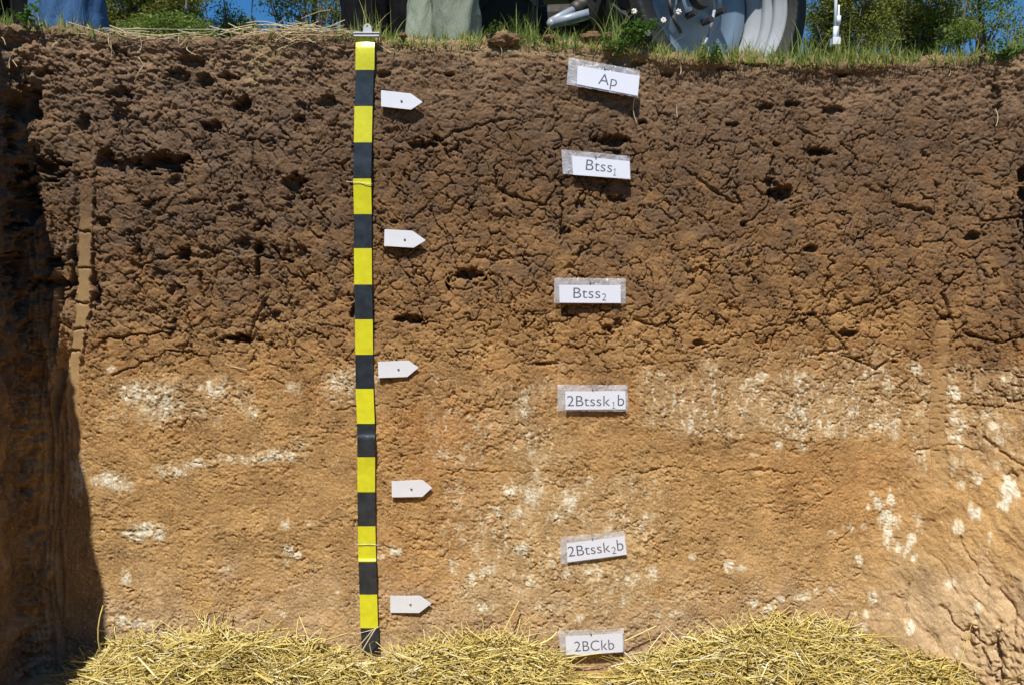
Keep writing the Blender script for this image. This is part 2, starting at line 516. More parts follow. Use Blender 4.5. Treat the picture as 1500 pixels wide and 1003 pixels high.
# short dark nicks left by the scraper
etk, itk, ltx, lty = worley((a + 7 * wf1 + 6 * warp2) / 14, (b + 6 * wf2 + 6 * warp1) / 9.5, 63, 1.0)
nick = (0.35 + 0.9 * ((itk * 17.3) % 1)) * sst(0.40, 0.55, itk) * np.exp(-((lty * 9.5 + (itk * 40 % 1 - 0.5) * 9 * ltx + 2.0 * wf2) / (0.7 + 0.5 * itk)) ** 2) * (1 - sst(0.22, 0.42, np.abs(ltx)))
nick *= sst(-0.5, 0.4, fbm(a / 60, b / 50, 2, 68))
H -= (z_low + 1.0 * z_top) * 0.0065 * nick
scr = 0.25 + 0.95 * sst(-0.25, 0.45, fbm(a / 75, b / 48, 2, 69))
H += z_low * (0.32 * chip * (0.4 + scr) + 0.0013 * fbm(a / 3.4, b / 3.0, 3, 74, 0.7) + 0.0016 * ridged((a + 4 * warp1) / 11, b / 130, 2, 75) * sst(-0.1, 0.5, fbm(a / 90, b / 120, 2, 76)) - 0.0035 * vcr)
H += z_low * scr * (0.0010 * fl + 0.0017 * fbm(a / 9, b / 7, 4, 62, 0.65) + 0.35 * blk * 0.35
              + 0.0018 * (id3 - .5) - 0.0022 * c3 - 0.0020 * c2 * pres3)
hc = np.abs(fbm((a + 6 * wf1) / 42, (b + 4 * wf2) / 15, 2, 64))
H -= z_low * 0.0045 * np.exp(-(hc / 0.022) ** 2) * sst(0.0, 0.5, fbm(a / 60, b / 40, 2, 65))
H -= z_low * 0.004 * np.exp(-(np.abs(fbm((a + 5 * wf2) / 11, (b + 3 * wf1) / 34, 2, 66)) / 0.03) ** 2) * sst(0.1, 0.6, fbm(a / 50, b / 50, 2, 67))
# crack field of the transition, long horizontals in the lower clay
trz = np.exp(-((lv - 480) / 60.0) ** 2)
hc = np.abs(fbm((a + 9 * wf1) / 70, (b + 6 * wf2) / 26, 2, 71))
H -= trz * 0.012 * np.exp(-(hc / 0.018) ** 2) * (0.4 + 0.6 * pres)

# --- pits and hollows seen in the photograph: (u, v, ru, rv, depth in mm)
PITS = [(238, 238, 44, 15, 60), (72, 247, 30, 22, 60), (155, 228, 14, 17, 34), (40, 150, 20, 36, 46), (30, 290, 24, 46, 60), (14, 205, 14, 30, 40),
        (305, 184, 20, 8, 30), (358, 152, 13, 10, 40), (335, 112, 16, 8, 30), (268, 372, 12, 12, 42), (380, 364, 8, 11, 44), (375, 400, 4, 24, 40),
        (170, 140, 20, 6, 28), (430, 270, 16, 12, 30), (340, 497, 28, 7, 40), (352, 500, 14, 8, 40), (690, 402, 27, 8, 34), (656, 414, 5, 13, 30), (600, 468, 22, 7, 28),
        (625, 212, 24, 6, 24), (640, 205, 10, 5, 18), (893, 206, 32, 8, 34), (942, 178, 14, 6, 26), (1143, 284, 26, 10, 38), (1128, 268, 8, 9, 26), (1202, 221, 21, 8, 36),
        (1125, 156, 14, 6, 22), (1165, 152, 14, 5, 20), (1191, 461, 14, 5, 22), (1240, 488, 15, 6, 26), (1424, 347, 11, 7, 26), (1222, 160, 14, 5, 18), (1070, 182, 16, 5, 18), (1140, 210, 10, 4, 18),
        (578, 325, 8, 5, 18), (826, 338, 8, 8, 18), (1240, 105, 14, 6, 26), (1190, 365, 9, 6, 20), (1090, 331, 6, 5, 16), (140, 425, 8, 26, 34), (78, 380, 12, 12, 36), (104, 390, 8, 50, 34),
        (280, 90, 18, 9, 24), (300, 118, 14, 10, 24), (250, 110, 12, 8, 22), (180, 175, 12, 10, 22), (60, 110, 14, 10, 26), (120, 180, 10, 14, 24), (1460, 150, 6, 26, 20), (1498, 300, 8, 60, 30),
        (1022, 502, 10, 5, 22), (795, 533, 26, 3.5, 16), (1310, 530, 10, 6, 18), (1385, 465, 10, 7, 18), (1110, 90, 16, 7, 20), (1060, 98, 12, 6, 22), (980, 108, 9, 5, 16), (935, 92, 10, 6, 18),
        (520, 460, 6, 14, 20), (905, 475, 6, 9, 14), (1420, 935, 10, 14, 30), (1460, 960, 9, 30, 34), (1482, 700, 8, 14, 22), (1430, 905, 6, 10, 20), (530, 120, 8, 6, 20),
        (560, 110, 12, 5, 18), (700, 70, 12, 4, 16), (655, 110, 16, 4, 16), (850, 300, 7, 10, 14), (905, 292, 14, 5, 18), (480, 150, 14, 7, 22), (440, 175, 12, 6, 20), (400, 210, 10, 7, 18), (18, 395, 20, 28, 40), (70, 415, 28, 9, 34)]
hole = np.zeros_like(a)
du_ = 0.30 * wf1; dv_ = 0.30 * wf2
for (pu, pv, ru, rv, dp) in PITS:
    m = (np.abs(U_ - pu) < ru * 2.2) & (np.abs(V_ - pv) < rv * 2.4)
    if not m.any(): continue
    r = np.hypot((U_[m] - pu) / ru + du_[m] * 1.1, (V_[m] - pv) / rv + dv_[m] * 1.1) + 0.22 * warp1[m] + 0.75 * (id2[m] - .5) + 0.45 * (id3[m] - .5)
    hole[m] = np.maximum(hole[m], dp * 0.001 * (1 - sst(0.55, 1.0, r)))
# scattered small voids, richer in the dark rough part
ev, idv, _, _ = worley((a + 9 * wf1) / 34, (b + 9 * wf2) / 26, 81)
voids = sst(0.84, 0.95, idv) * sst(0.16 + 0.2 * (id3 - 0.5), 0.34, ev) * (upper) * (0.35 + 0.8 * leftrough)
hole = np.maximum(hole, 0.016 * voids)
H -= hole

CRACKS = [([(930, 692), (980, 683), (1030, 690), (1100, 689), (1180, 692)], 0.8, 6), ([(1030, 510), (1117, 480), (1213, 463), (1277, 440), (1333, 413)], 1.1, 10),
          ([(145, 497), (210, 490), (245, 486)], 1.6, 16), ([(155, 497), (150, 525)], 1.2, 12), ([(165, 550), (240, 515), (282, 513)], 1.2, 14), ([(268, 420), (275, 470), (280, 510), (278, 530)], 1.5, 16),
          ([(365, 490), (378, 455), (388, 440)], 1.8, 16), ([(204, 335), (202, 400)], 1.4, 14), ([(204, 388), (232, 380), (258, 370)], 1.5, 15), ([(186, 345), (210, 338), (258, 290)], 1.2, 10),
          ([(290, 400), (294, 445)], 2.0, 20), ([(400, 362), (412, 380), (427, 384)], 2.4, 24), ([(822, 265), (824, 300), (820, 350)], 1.6, 16), ([(725, 255), (727, 275), (760, 292), (800, 300), (815, 275)], 1.5, 15),
          ([(1416, 490), (1462, 502), (1500, 492)], 1.8, 16), ([(372, 205), (371, 255)], 1.1, 14), ([(1320, 590), (1400, 590), (1500, 600)], 1.1, 9), ([(640, 686), (700, 690), (780, 692), (860, 688)], 0.8, 5),
          ([(820, 260), (880, 245)], 1.2, 8), ([(700, 378), (740, 380), (800, 372)], 1.0, 10), ([(650, 200), (720, 180), (760, 175)], 1.2, 10), ([(700, 545), (760, 532), (822, 530), (900, 540), (1000, 527), (1060, 522)], 0.9, 5),
          ([(1133, 232), (1135, 262)], 2.0, 18), ([(1080, 250), (1082, 300)], 1.5, 12), ([(1092, 330), (1125, 300), (1140, 275)], 1.6, 14), ([(1310, 300), (1370, 312), (1375, 270)], 1.5, 14),
          ([(1420, 300), (1440, 325), (1500, 318)], 1.5, 14), ([(1000, 247), (1060, 290), (1085, 300)], 1.4, 12), ([(930, 470), (960, 478), (1000, 468)], 1.4, 12), ([(1330, 855), (1325, 905), (1335, 930)], 1.8, 14),
          ([(1250, 770), (1220, 800)], .9, 6), ([(1381, 887), (1401, 918), (1419, 925), (1439, 940)], 2.2, 20), ([(1406, 787), (1421, 822), (1448, 858), (1446, 869)], 1.6, 14),
          ([(1463, 913), (1459, 936), (1463, 969), (1468, 993)], 3.5, 28), ([(1463, 864), (1486, 896), (1483, 931)], 2.4, 20), ([(1350, 800), (1385, 830), (1400, 870)], 1.3, 10), ([(1425, 870), (1448, 896)], 1.2, 10),
          ([(1420, 930), (1417, 945), (1440, 942)], 3.0, 24), ([(1340, 660), (1400, 650), (1440, 662)], 1.3, 10), ([(1390, 730), (1370, 760)], 1.4, 10), ([(1440, 640), (1480, 670), (1500, 680)], 2.2, 16), ([(1390, 460), (1380, 430), (1410, 400)], 1.5, 14), ([(1235, 520), (1285, 540), (1300, 530)], 1.3, 12), ([(1190, 520), (1240, 510), (1190, 455)], 1.2, 10),
          ([(495, 600), (560, 590), (600, 600)], 1.0, 6), ([(455, 300), (452, 340), (470, 350)], 1.4, 14), ([(1160, 420), (1165, 470)], 1.2, 11), ([(1285, 395), (1290, 440), (1280, 470)], 1.3, 13)]
for pts, wd, dp in CRACKS:
    us = [p[0] for p in pts]; vs = [p[1] for p in pts]
    m = (U_ > min(us) - 14) & (U_ < max(us) + 14) & (V_ > min(vs) - 14) & (V_ < max(vs) + 14)
    if not m.any(): continue
    d, _ = seg_dist(U_[m] + 3.5 * wf1[m], V_[m] + 3.5 * wf2[m], pts)
    w_ = wd * (0.7 + 0.8 * np.clip(warp1[m] + 0.4, 0, 1))
    H[m] -= dp * 0.001 * np.exp(-(d / w_) ** 2)

smoothed = np.zeros_like(a)
tanm = np.zeros_like(a)
# --- smooth spade cut on the left
d, tt = seg_dist(U_ + 1.5 * wf1, V_, [(131, 172), (124, 250), (121, 340), (119, 440), (106, 525), (108, 580), (110, 640)])
hw = 10.5 - 2 * tt + 1.2 * wf2
inn = 1 - sst(hw - 1.5, hw + 0.5, d)
base_cut = -0.012 + 0.0006 * fbm(a / 3, b / 26, 2, 91)
for cv in (338, 392, 443, 482, 515, 250):
    base_cut = base_cut - 0.014 * np.exp(-((V_ + 2.5 * wf1 - cv - 0.05 * (U_ - 120)) / 1.3) ** 2)
fade = sst(165, 330, V_) * (1 - 0.55 * sst(535, 570, V_)) * (1 - sst(600, 650, V_))
wgt = inn * (0.45 + 0.55 * sst(230, 340, V_)) * fade ** 0.5
H = H * (1 - wgt) + base_cut * wgt
smoothed = np.maximum(smoothed, wgt); tanm = np.maximum(tanm, wgt * 0.55 * sst(250, 420, V_))
rim_ = np.exp(-((d - hw - 3.5) / 2.6) ** 2) * fade * (1 - 0.5 * (U_ < 120))
H -= 0.026 * rim_ * sst(-0.6, 0.2, fbm(a / 12, b / 22, 2, 93)) * (1 - 0.8 * sst(520, 560, V_))
# --- small lower scrape at (112, 640) and the spade cut on the right
for pts, hw0, rec in (([(112, 600), (114, 655)], 5, -0.006), ([(1381, 480), (1376, 560), (1372, 640), (1380, 708)], 11.5, -0.004)):
    d, tt = seg_dist(U_ + 1.0 * wf1, V_, pts)
    inn = 1 - sst(hw0 - 1, hw0 + 1, d + 0.6 * wf2)
    flat = rec + 0.5 * np.where(np.abs(H) < 0.03, 0.016 * 0 * H, 0)
    k = (b + 3.0 * wf1 + 1.2 * fbm(a / 9, b / 40, 2, 97)) / 9.0
    fr = np.abs(k - np.round(k)) * 9.0
    flat = flat - 0.0085 * np.exp(-(fr / 0.8) ** 2) * sst(-0.2, 0.3, fbm(a / 14, b / 9, 1, 98)) * (hw0 > 6)
    H = H * (1 - inn * 0.75) + flat * inn * 0.75
    H -= 0.008 * np.exp(-((d - hw0 - 1.5) / 1.3) ** 2) * (U_ > pts[0][0]) * sst(-0.2, 0.4, fbm(a / 20, b / 30, 2, 99))
    smoothed = np.maximum(smoothed, inn); tanm = np.maximum(tanm, inn * (0.32 if hw0 > 6 else 0.3) * sst(-0.9, 0.2, warp1))
# --- vertical ribs left of the cut, and ribs on the left side wall
rz = (1 - sst(92, 104, U_)) * sst(290, 370, V_)
H += rz * 0.020 * (ridged(a / 15, b / 120, 2, 101) - 0.9) * (0.4 + 0.6 * (1 - sst(560, 700, V_)))
H += side * (0.020 * fbm(a / 40, b / 70, 4, 103) + 0.006 * ridged(a / 12, b / 60, 2, 104)) + np.exp(-((SS + 1.42) / 0.05) ** 2) * 0.026 * fbm(a / 30, b / 22, 5, 105, 0.6)
# --- excavator scars, lower right
dr = sst(1190, 1330, U_ + 0.35 * (V_ - 850)) * sst(600, 760, V_ + 0.25 * (U_ - 1250))
pa = (a * 0.78 - b * 0.62); pb = (a * 0.62 + b * 0.78)
sc_ = ridged((pa + 14 * warp1 + 3 * wf1) / 42, (pb + 20 * warp2) / 170, 3, 111)
H = H * (1 - 0.55 * dr) + dr * (0.0050 * (sc_ - 0.9) * sst(-0.3, 0.5, fbm(a / 80, b / 80, 2, 114)) + 0.0009 * fbm(pa / 7, pb / 40, 3, 112) + 0.0070 * fbm((pa) / 46, pb / 70, 3, 116) + 0.0012 * fbm(a / 6, b / 6, 3, 117))
lump = sst(1400, 1440, U_) * sst(890, 950, V_)
H += lump * 0.008 * fbm(a / 9, b / 9, 4, 113)
rs_ = sst(1450, 1490, U_ + 10 * warp1)
H += rs_ * 0.012 * ridged(a / 22, b / 90, 2, 115) * upper

H = H * (0.35 + 0.65 * sst(0.0, 0.06, vf))
# soften towards the unseen ends and over the lip
H = np.where(VV < 0, H * np.exp(VV / 0.08), H)
H = np.clip(H, -0.075, 0.045)

xo = X + nx * H
yo = -(Yo + ny * H)
zo = Z + 0.0
# lip: rows with VV<0 run backwards, away from the pit
back = np.maximum(-VV, 0)
rl = 0.016
ang = np.clip(back / rl, 0, math.pi / 2)
over = np.maximum(back - rl * math.pi / 2, 0)
yb = rl * (np.sin(ang)) * 0 + rl * (1 - np.cos(ang)) + over
zb = rl * np.sin(ang)
lipn = 0.010 * fbm(a / 12, b * 0 + VV * 60, 3, 121)
xo = np.where(back > 0, xo - nx * yb, xo)
yo = np.where(back > 0, yo + ny * yb, yo)
zo = zo - rl * (1 - sst(0, 0.05, vf)) * 1.0 + zb + lipn * (1 - sst(0.0, 0.04, vf)) + 0.012 * fbm(a / 45, b * 0, 2, 122) * (1 - sst(0.0, 0.06, vf))

# --- colour attributes (soil pigment, with shade painted in on the left side wall)
hz = np.interp(V_, [40, 80, 150, 250, 400, 500, 600, 700, 830, 930], [0.0, 0.06, 0.14, 0.25, 0.40, 0.49, 0.60, 0.70, 0.86, 0.98])
boundary = 30 * np.interp(a, [0, 400, 750, 1000, 1500], [0.4, 0.2, 0.2, -0.1, 0.5])
hz = hz + 0.05 * fbm(a / 26, b / 20, 3, 133) + 0.055 * warp1 + 0.03 * wf1 + 0.045 * fbm(a / 130, b / 90, 3, 131) * sst(180, 420, V_)
hz = hz - 0.05 * leftrough * sst(60, 200, V_) * (1 - sst(300, 500, V_))
hz = hz - 0.14 * sst(1280, 1500, U_) * sst(250, 520, V_) * (1 - sst(560, 760, V_))
hz = hz + 0.10 * sst(1250, 1450, U_) * sst(780, 900, V_)
hz = np.clip(hz, 0, 1)

LIME = [(200, 575, 26, 18, .8), (235, 592, 30, 30, .75), (315, 570, 20, 16, .75), (370, 604, 10, 10, .8), (500, 556, 26, 20, .65), (430, 568, 14, 12, .5), (160, 702, 22, 13, 1), (178, 712, 18, 10, .8), (250, 690, 30, 10, .7),
        (290, 678, 34, 7, .85), (345, 672, 28, 7, .7), (400, 668, 40, 11, .85), (440, 650, 16, 12, .5), (212, 778, 27, 14, 1.1), (188, 780, 8, 7, 1.0), (232, 782, 12, 10, 1.1), (185, 846, 8, 11, 1.1), (178, 908, 12, 9, .9), (205, 913, 26, 8, .9), (115, 700, 12, 30, .7),
        (420, 810, 9, 13, .95), (437, 813, 6, 6, 1.1), (335, 833, 8, 5, .8), (418, 768, 8, 8, .8), (452, 767, 4, 4, .7), (414, 899, 8, 5, .9), (496, 867, 5, 6, .6),
        (578, 805, 11, 8, 1.0), (562, 815, 8, 4, .8), (766, 598, 11, 20, .85), (778, 650, 10, 28, .6), (785, 695, 10, 30, .6), (650, 664, 12, 7, .8), (643, 668, 5, 4, .7), (748, 718, 9, 12, .95), (780, 722, 20, 16, .85), (757, 752, 9, 10, .9), (785, 742, 8, 10, .7),
        (833, 735, 12, 22, .9), (817, 757, 12, 9, .95), (728, 748, 8, 9, .9), (765, 803, 12, 13, .95), (710, 800, 6, 8, .6), (648, 775, 7, 6, .8), (672, 773, 10, 6, .7), (664, 830, 9, 13, .85), (690, 850, 10, 10, .9), (712, 835, 14, 14, .85), (829, 838, 5, 13, .9),
        (869, 838, 18, 18, .75), (925, 848, 13, 10, .9), (957, 840, 8, 10, .95), (778, 852, 9, 12, .8), (712, 893, 22, 9, .8), (788, 890, 6, 8, .7), (917, 880, 8, 14, .65), (848, 905, 9, 9, .8), (990, 898, 11, 5, 1.0), (965, 900, 8, 6, .7), (947, 757, 7, 7, .85), (890, 775, 10, 8, .7),
        (864, 705, 6, 9, .75), (905, 705, 6, 9, .6), (1068, 828, 9, 9, 1.1), (1086, 831, 7, 5, 1.0), (1103, 882, 7, 7, 1.1), (1126, 890, 9, 9, .95), (1143, 877, 8, 6, 1.0), (1168, 873, 6, 6, 1.1), (1180, 872, 10, 8, 1.1), (1195, 866, 5, 5, 1.0), (1217, 862, 6, 4, .7), (1015, 815, 6, 6, .8),
        (1278, 875, 9, 9, 1.1), (1252, 898, 5, 6, .7), (1268, 900, 7, 6, .9), (1267, 917, 8, 7, 1.05), (1303, 900, 6, 5, .6), (1333, 918, 8, 11, 1.05), (1287, 738, 9, 12, 1.0), (1303, 728, 7, 12, 1.1), (1272, 740, 5, 5, 1.0), (1303, 760, 17, 14, 1.1), (1302, 785, 8, 18, 1.1), (1275, 722, 4, 7, .8),
        (1322, 805, 16, 9, 1.0), (1335, 790, 7, 12, 1.0), (1340, 815, 7, 7, 1.0), (1345, 765, 8, 14, .7), (1258, 818, 6, 9, 1.1), (1259, 804, 3, 3, .8), (1241, 773, 9, 6, .85), (1218, 780, 8, 5, .8), (1264, 770, 6, 5, .7), (1478, 716, 15, 20, 1.15), (1470, 740, 10, 10, 1.0),
        (1432, 700, 8, 11, 1.05), (1410, 708, 7, 7, .8), (1403, 772, 8, 11, 1.1), (1428, 752, 9, 10, 1.1), (1422, 742, 6, 8, .9), (1451, 785, 5, 8, .8), (1433, 893, 7, 14, .9), (1391, 856, 11, 9, .8), (1402, 958, 9, 12, .7), (1395, 578, 14, 16, .85), (1403, 625, 14, 28, .75), (1340, 540, 12, 10, .8),
        (1350, 665, 9, 9, .8), (1455, 622, 10, 9, .9), (1478, 555, 12, 10, .7), (1443, 605, 9, 7, .7), (1300, 560, 14, 18, .6), (1140, 650, 9, 10, .7), (1173, 655, 10, 6, .7), (1105, 665, 8, 5, .6), (1310, 625, 9, 18, .7), (1215, 625, 8, 12, .65), (165, 540, 10, 6, .6)]
lime = np.zeros_like(a)
ln = 0.45 * fbm(a / 7, b / 14, 3, 141, 0.62) + 0.25 * wf1
for (pu, pv, ru, rv, st) in LIME:
    m = (np.abs(U_ - pu) < ru * 2.3) & (np.abs(V_ - pv) < rv * 2.3)
    if not m.any(): continue
    r = np.hypot((U_[m] - pu) / ru, (V_[m] - pv) / rv)
    val = st * (1.14 - 0.60 * r * r + 1.35 * ln[m] - 0.08)
    lime[m] = np.maximum(lime[m], np.clip(val, 0, 1.1))
def region(u0, u1, v0, v1, f=40):
    return sst(u0 - f, u0 + f, U_ + 10 * warp1) * (1 - sst(u1 - f, u1 + f, U_ + 10 * warp2)) * sst(v0 - 14, v0 + 14, V_ + 16 * warp1) * (1 - sst(v1 - 20, v1 + 20, V_ + 16 * warp2))
diff = np.maximum.reduce([0.75 * region(930, 1340, 540, 640), 0.55 * region(150, 380, 545, 620), 0.50 * region(620, 860, 545, 700), 0.62 * region(470, 560, 540, 600, 20), 0.55 * region(1330, 1520, 530, 700, 20), 0.60 * region(640, 980, 690, 900), 0.45 * region(1000, 1330, 500, 560)])
speck = sst(-0.05, 0.85, 0.9 * fbm((a + 3 * wf1) / 6, b / 17, 4, 151, 0.66) + 0.55 * fbm(a / 34, b / 50, 2, 152))
lime = np.maximum(lime, diff * (0.45 + 0.80 * speck))
dots = z_low * sst(0.62, 0.85, perlin(a / 4.2, b / 4.8, 157) + 0.25 * fbm(a / 50, b / 50, 2, 158)) * 0.85
lime = np.maximum(lime, dots)
lime *= (1 - 0.8 * smoothed)
# carbonate sits slightly proud and powdery
H2 = 0.0008 * sst(0.45, 0.9, lime) * (0.5 + fbm(a / 4, b / 4, 2, 155))
xo = xo + nx * H2; yo = yo - ny * H2
red = np.clip(0.32 * np.exp(-((V_ - 560) / 90.0) ** 2) * sst(-0.1, 0.6, fbm(a / 70, b / 60, 3, 161))
              + 0.9 * region(640, 720, 560, 860, 40) * 0.5 + 0.28 * region(1130, 1330, 660, 780, 60) + 0.4 * region(560, 660, 580, 880, 30) * sst(-0.5, 0.3, warp1), 0, 0.8)
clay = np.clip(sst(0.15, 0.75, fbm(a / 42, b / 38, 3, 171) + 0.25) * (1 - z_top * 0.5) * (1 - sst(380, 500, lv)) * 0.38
               + 0.7 * sst(0.2, 0.5, hole / 0.03) * upper * 0.6, 0, 0.8)  # second term: darker colour where the pits are deep
clay = np.clip(clay + 0.40 * leftrough * upper * sst(60, 110, V_) * sst(-0.6, 0.3, warp1), 0, 0.85)
clay = np.clip(clay + 0.6 * side * sst(-0.8, 0.4, warp2), 0, 0.85)  # shade of the left side wall, painted into the soil colour
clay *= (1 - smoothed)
tan_c = 0.45 * region(1290, 1520, 760, 1003, 30) * sst(-0.4, 0.4, sc_ - 0.9) * 0.7
tan_top = 0.9 * np.exp(-(((U_ - 385) / 26) ** 2 + ((V_ - 72) / 32) ** 2) * (1 + 0.6 * wf1)) + 0.5 * np.exp(-(((U_ - 372) / 16) ** 2 + ((V_ - 115) / 22) ** 2))
tan_lip = 0.6 * (1 - sst(0.02, 0.07, vf + 0.03 * warp1)) * sst(500, 600, U_) * (1 - 0.75 * sst(950, 1050, U_))
tanm = np.clip(np.maximum(np.maximum(np.maximum(tanm, tan_c), tan_top * 0.8), tan_lip), 0, 0.9)
smoothed = np.clip(np.maximum(smoothed, 0.5 * dr), 0, 1)

nr, nc = SS.shape
verts = np.stack([xo, yo, zo], -1).reshape(-1, 3)
idx = np.arange(nr * nc).reshape(nr, nc)
faces = np.stack([idx[:-1, :-1], idx[1:, :-1], idx[1:, 1:], idx[:-1, 1:]], -1).reshape(-1, 4)
me = np_mesh('pit_wall', verts, faces, {'horizon': hz, 'lime': lime, 'redden': red, 'claycoat_shade': clay, 'tan': tanm, 'smoothed': smoothed})
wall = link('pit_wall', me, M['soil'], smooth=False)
tag(wall, 'tall cut soil profile, dark cracked clay over pale brown subsoil with white lime spots', kind='structure')

YW = yo; 
_su = np.asarray(U_[n_over:, :]); _sv = np.asarray(V_[n_over:, :]); _sy = YW[n_over:, :]
def front_y(u, v, ru=8, rv=8, q='max'):
    """y of the soil surface near a photo position (the part nearest the camera)"""
    j = np.searchsorted(S, at(u, v).x)
    k = np.searchsorted(v_face, lip_z(at(u, v).x) - at(u, v).z)
    dj = max(1, int(ru * 0.002 / STEP)); dk = max(1, int(rv * 0.002 / STEP))
    blk_ = _sy[max(0, k - dk):k + dk + 1, max(0, j - dj):j + dj + 1]
    if blk_.size == 0: return 0.0
    return float(blk_.min() if q == 'max' else np.median(blk_))

# ------------------------------------------------------------------ ground, pit floor, rear bank
def attr_mesh(name, verts, faces, hzv):
    n = len(verts)
    return np_mesh(name, verts, faces, {'horizon': np.full(n, hzv), 'lime': np.zeros(n), 'redden': np.zeros(n), 'claycoat_shade': np.zeros(n), 'tan': np.zeros(n), 'smoothed': np.zeros(n)})

def ground_mat():
    m, t, p = mat('ground_turf')
    tc = N(t, 'ShaderNodeTexCoord')
    n = noise(t, tc.outputs['Object'], 1.5, 8, 0.65)
    t.links.new(ramp(t, n.outputs[0], [(0.3, (0.045, 0.075, 0.018)), (0.6, (0.09, 0.11, 0.03)), (0.75, (0.17, 0.13, 0.06))]), p.inputs['Base Color'])
    p.inputs['Roughness'].default_value = 0.95
    return m
M['turf'] = ground_mat()
xs = np.array([-900, -300, -80, -20, -6, -3, -1.60, -0.8, 0, 0.8, 1.9, 3, 6, 20, 80, 300, 900.0])
ys = np.array([-900, -300, -60, -15, -6, -3.45, -2, -1, 0.22, 0.6, 1.2, 3, 8, 20, 60, 300, 900.0])
gx, gy = np.meshgrid(xs, ys)
gz = np.where(np.abs(gy) < 2, lip_z(np.clip(gx, -1.9, 2.2)), 0.0)
gz = np.where((gx < -2) | (gx > 2.5), 0.0, gz) - 0.012
gi = np.arange(gx.size).reshape(gx.shape)
fs = []
for j in range(len(ys) - 1):
    for i in range(len(xs) - 1):
        if xs[i] >= -1.61 and xs[i + 1] <= 1.91 and ys[j] >= -3.46 and ys[j + 1] <= 0.23: continue
        fs.append((gi[j, i], gi[j, i + 1], gi[j + 1, i + 1], gi[j + 1, i]))
me = np_mesh('ground', np.stack([gx, gy, gz], -1).reshape(-1, 3), np.array(fs))
tag(link('ground', me, M['turf']), 'grassy paddock above the pit', kind='structure')

def sheet(name, P0, du, dv, nu, nv, amp, hzv, label, seed, nrm):
    uu, vv = np.meshgrid(np.linspace(0, 1, nu), np.linspace(0, 1, nv))
    nn = amp * fbm(uu * nu / 12, vv * nv / 12, 4, seed)
    P = np.array(P0)[None, None] + uu[..., None] * np.array(du) + vv[..., None] * np.array(dv) + nn[..., None] * np.array(nrm)
    ii = np.arange(nu * nv).reshape(nv, nu)
    ff = np.stack([ii[:-1, :-1], ii[:-1, 1:], ii[1:, 1:], ii[1:, :-1]], -1).reshape(-1, 4)
    me = attr_mesh(name, P.reshape(-1, 3), ff, hzv)
    if name == 'rear_bank':
        me.attributes['horizon'].data.foreach_set('value', (0.95 - 0.9 * vv).astype(np.float32).ravel())
    return tag(link(name, me, M['soil'], smooth=True), label, kind='structure')
sheet('pit_floor', (-1.7, -3.6, -1.86), (4.0, 0, 0), (0, 3.7, 0), 160, 150, 0.012, 0.9, 'trodden earth floor of the pit', 201, (0, 0, 1))
sheet('rear_bank', (-1.8, -3.35, -1.95), (4.0, 0, 0), (0, -0.05, 1.96), 150, 90, 0.03, 0.5, 'rear bank of the pit behind the viewer', 202, (0, 1, 0))

# ------------------------------------------------------------------ straw on the pit floor
STR_L = [(60, 1040), (110, 1000), (135, 960), (160, 940), (230, 928), (300, 915), (380, 928), (470, 942), (520, 950), (560, 956), (610, 945), (650, 934), (700, 926), (760, 922), (800, 940), (825, 956), (915, 956), (940, 946), (1000, 938),
         (1060, 925), (1110, 912), (1170, 903), (1230, 912), (1260, 930), (1290, 940), (1340, 930), (1375, 935), (1395, 975), (1410, 1030)]
_sx = np.array([at(u, v, -0.05).x for u, v in STR_L]); _sz = np.array([at(u, v, -0.05).z for u, v in STR_L])
_lab_x = at(868, 940, -0.05).x; _tape_x = at(545, 950, -0.05).x
def straw_z(x, y):
    """top of the straw heap; y runs towards the viewer (negative)"""
    z0 = np.interp(x, _sx, _sz) - 0.040
    f = np.clip(-y - 0.05, 0, 2)
    z = z0 - 0.05 * sst(0.05, 0.35, f) - 0.04 * f + 0.014 * perlin(x * 9, y * 9, 301) + 0.010 * perlin(x * 23, y * 23, 302)
    for (lx_, wd_, dp_) in ((_lab_x, 0.10, 0.027), (_tape_x, 0.05, 0.014)):
        z = z - dp_ * np.exp(-((x - lx_) / wd_) ** 4) * (1 - sst(0.06, 0.22, f))
    return np.maximum(z, -1.90)
uu, vv = np.meshgrid(np.linspace(-1.42, 1.36, 300), np.linspace(0.05, -1.0, 110))
zz = straw_z(uu, vv) - 0.012
ii = np.arange(uu.size).reshape(uu.shape)
ff = np.stack([ii[:-1, :-1], ii[1:, :-1], ii[1:, 1:], ii[:-1, 1:]], -1).reshape(-1, 4)

def tubes(name, P, radii, tint, m, nside=3, parent=None):
    """P: (n, k, 3) polylines -> thin prisms with closed sides, one mesh"""
    n, k, _ = P.shape
    T = np.gradient(P, axis=1)
    T /= np.linalg.norm(T, axis=2, keepdims=True) + 1e-9
    ref = np.where(np.abs(T[..., 2:3]) > 0.9, np.array([1.0, 0, 0]), np.array([0, 0, 1.0]))
    A = np.cross(T, ref); A /= np.linalg.norm(A, axis=2, keepdims=True) + 1e-9
    B = np.cross(T, A)
    rings = []
    for s in range(nside):
        th = 2 * math.pi * s / nside
        rings.append(P + (A * math.cos(th) + B * math.sin(th)) * radii[..., None])
    Vx = np.stack(rings, 2)                      # n,k,ns,3
    base = np.arange(n * k * nside).reshape(n, k, nside)
    fl = []
    for s in range(nside):
        s2 = (s + 1) % nside
        fl.append(np.stack([base[:, :-1, s], base[:, :-1, s2], base[:, 1:, s2], base[:, 1:, s]], -1).reshape(-1, 4))
    me = np_mesh(name, Vx.reshape(-1, 3), np.concatenate(fl), {'tint': np.repeat(tint, k * nside)})
    return link(name, me, m, parent)

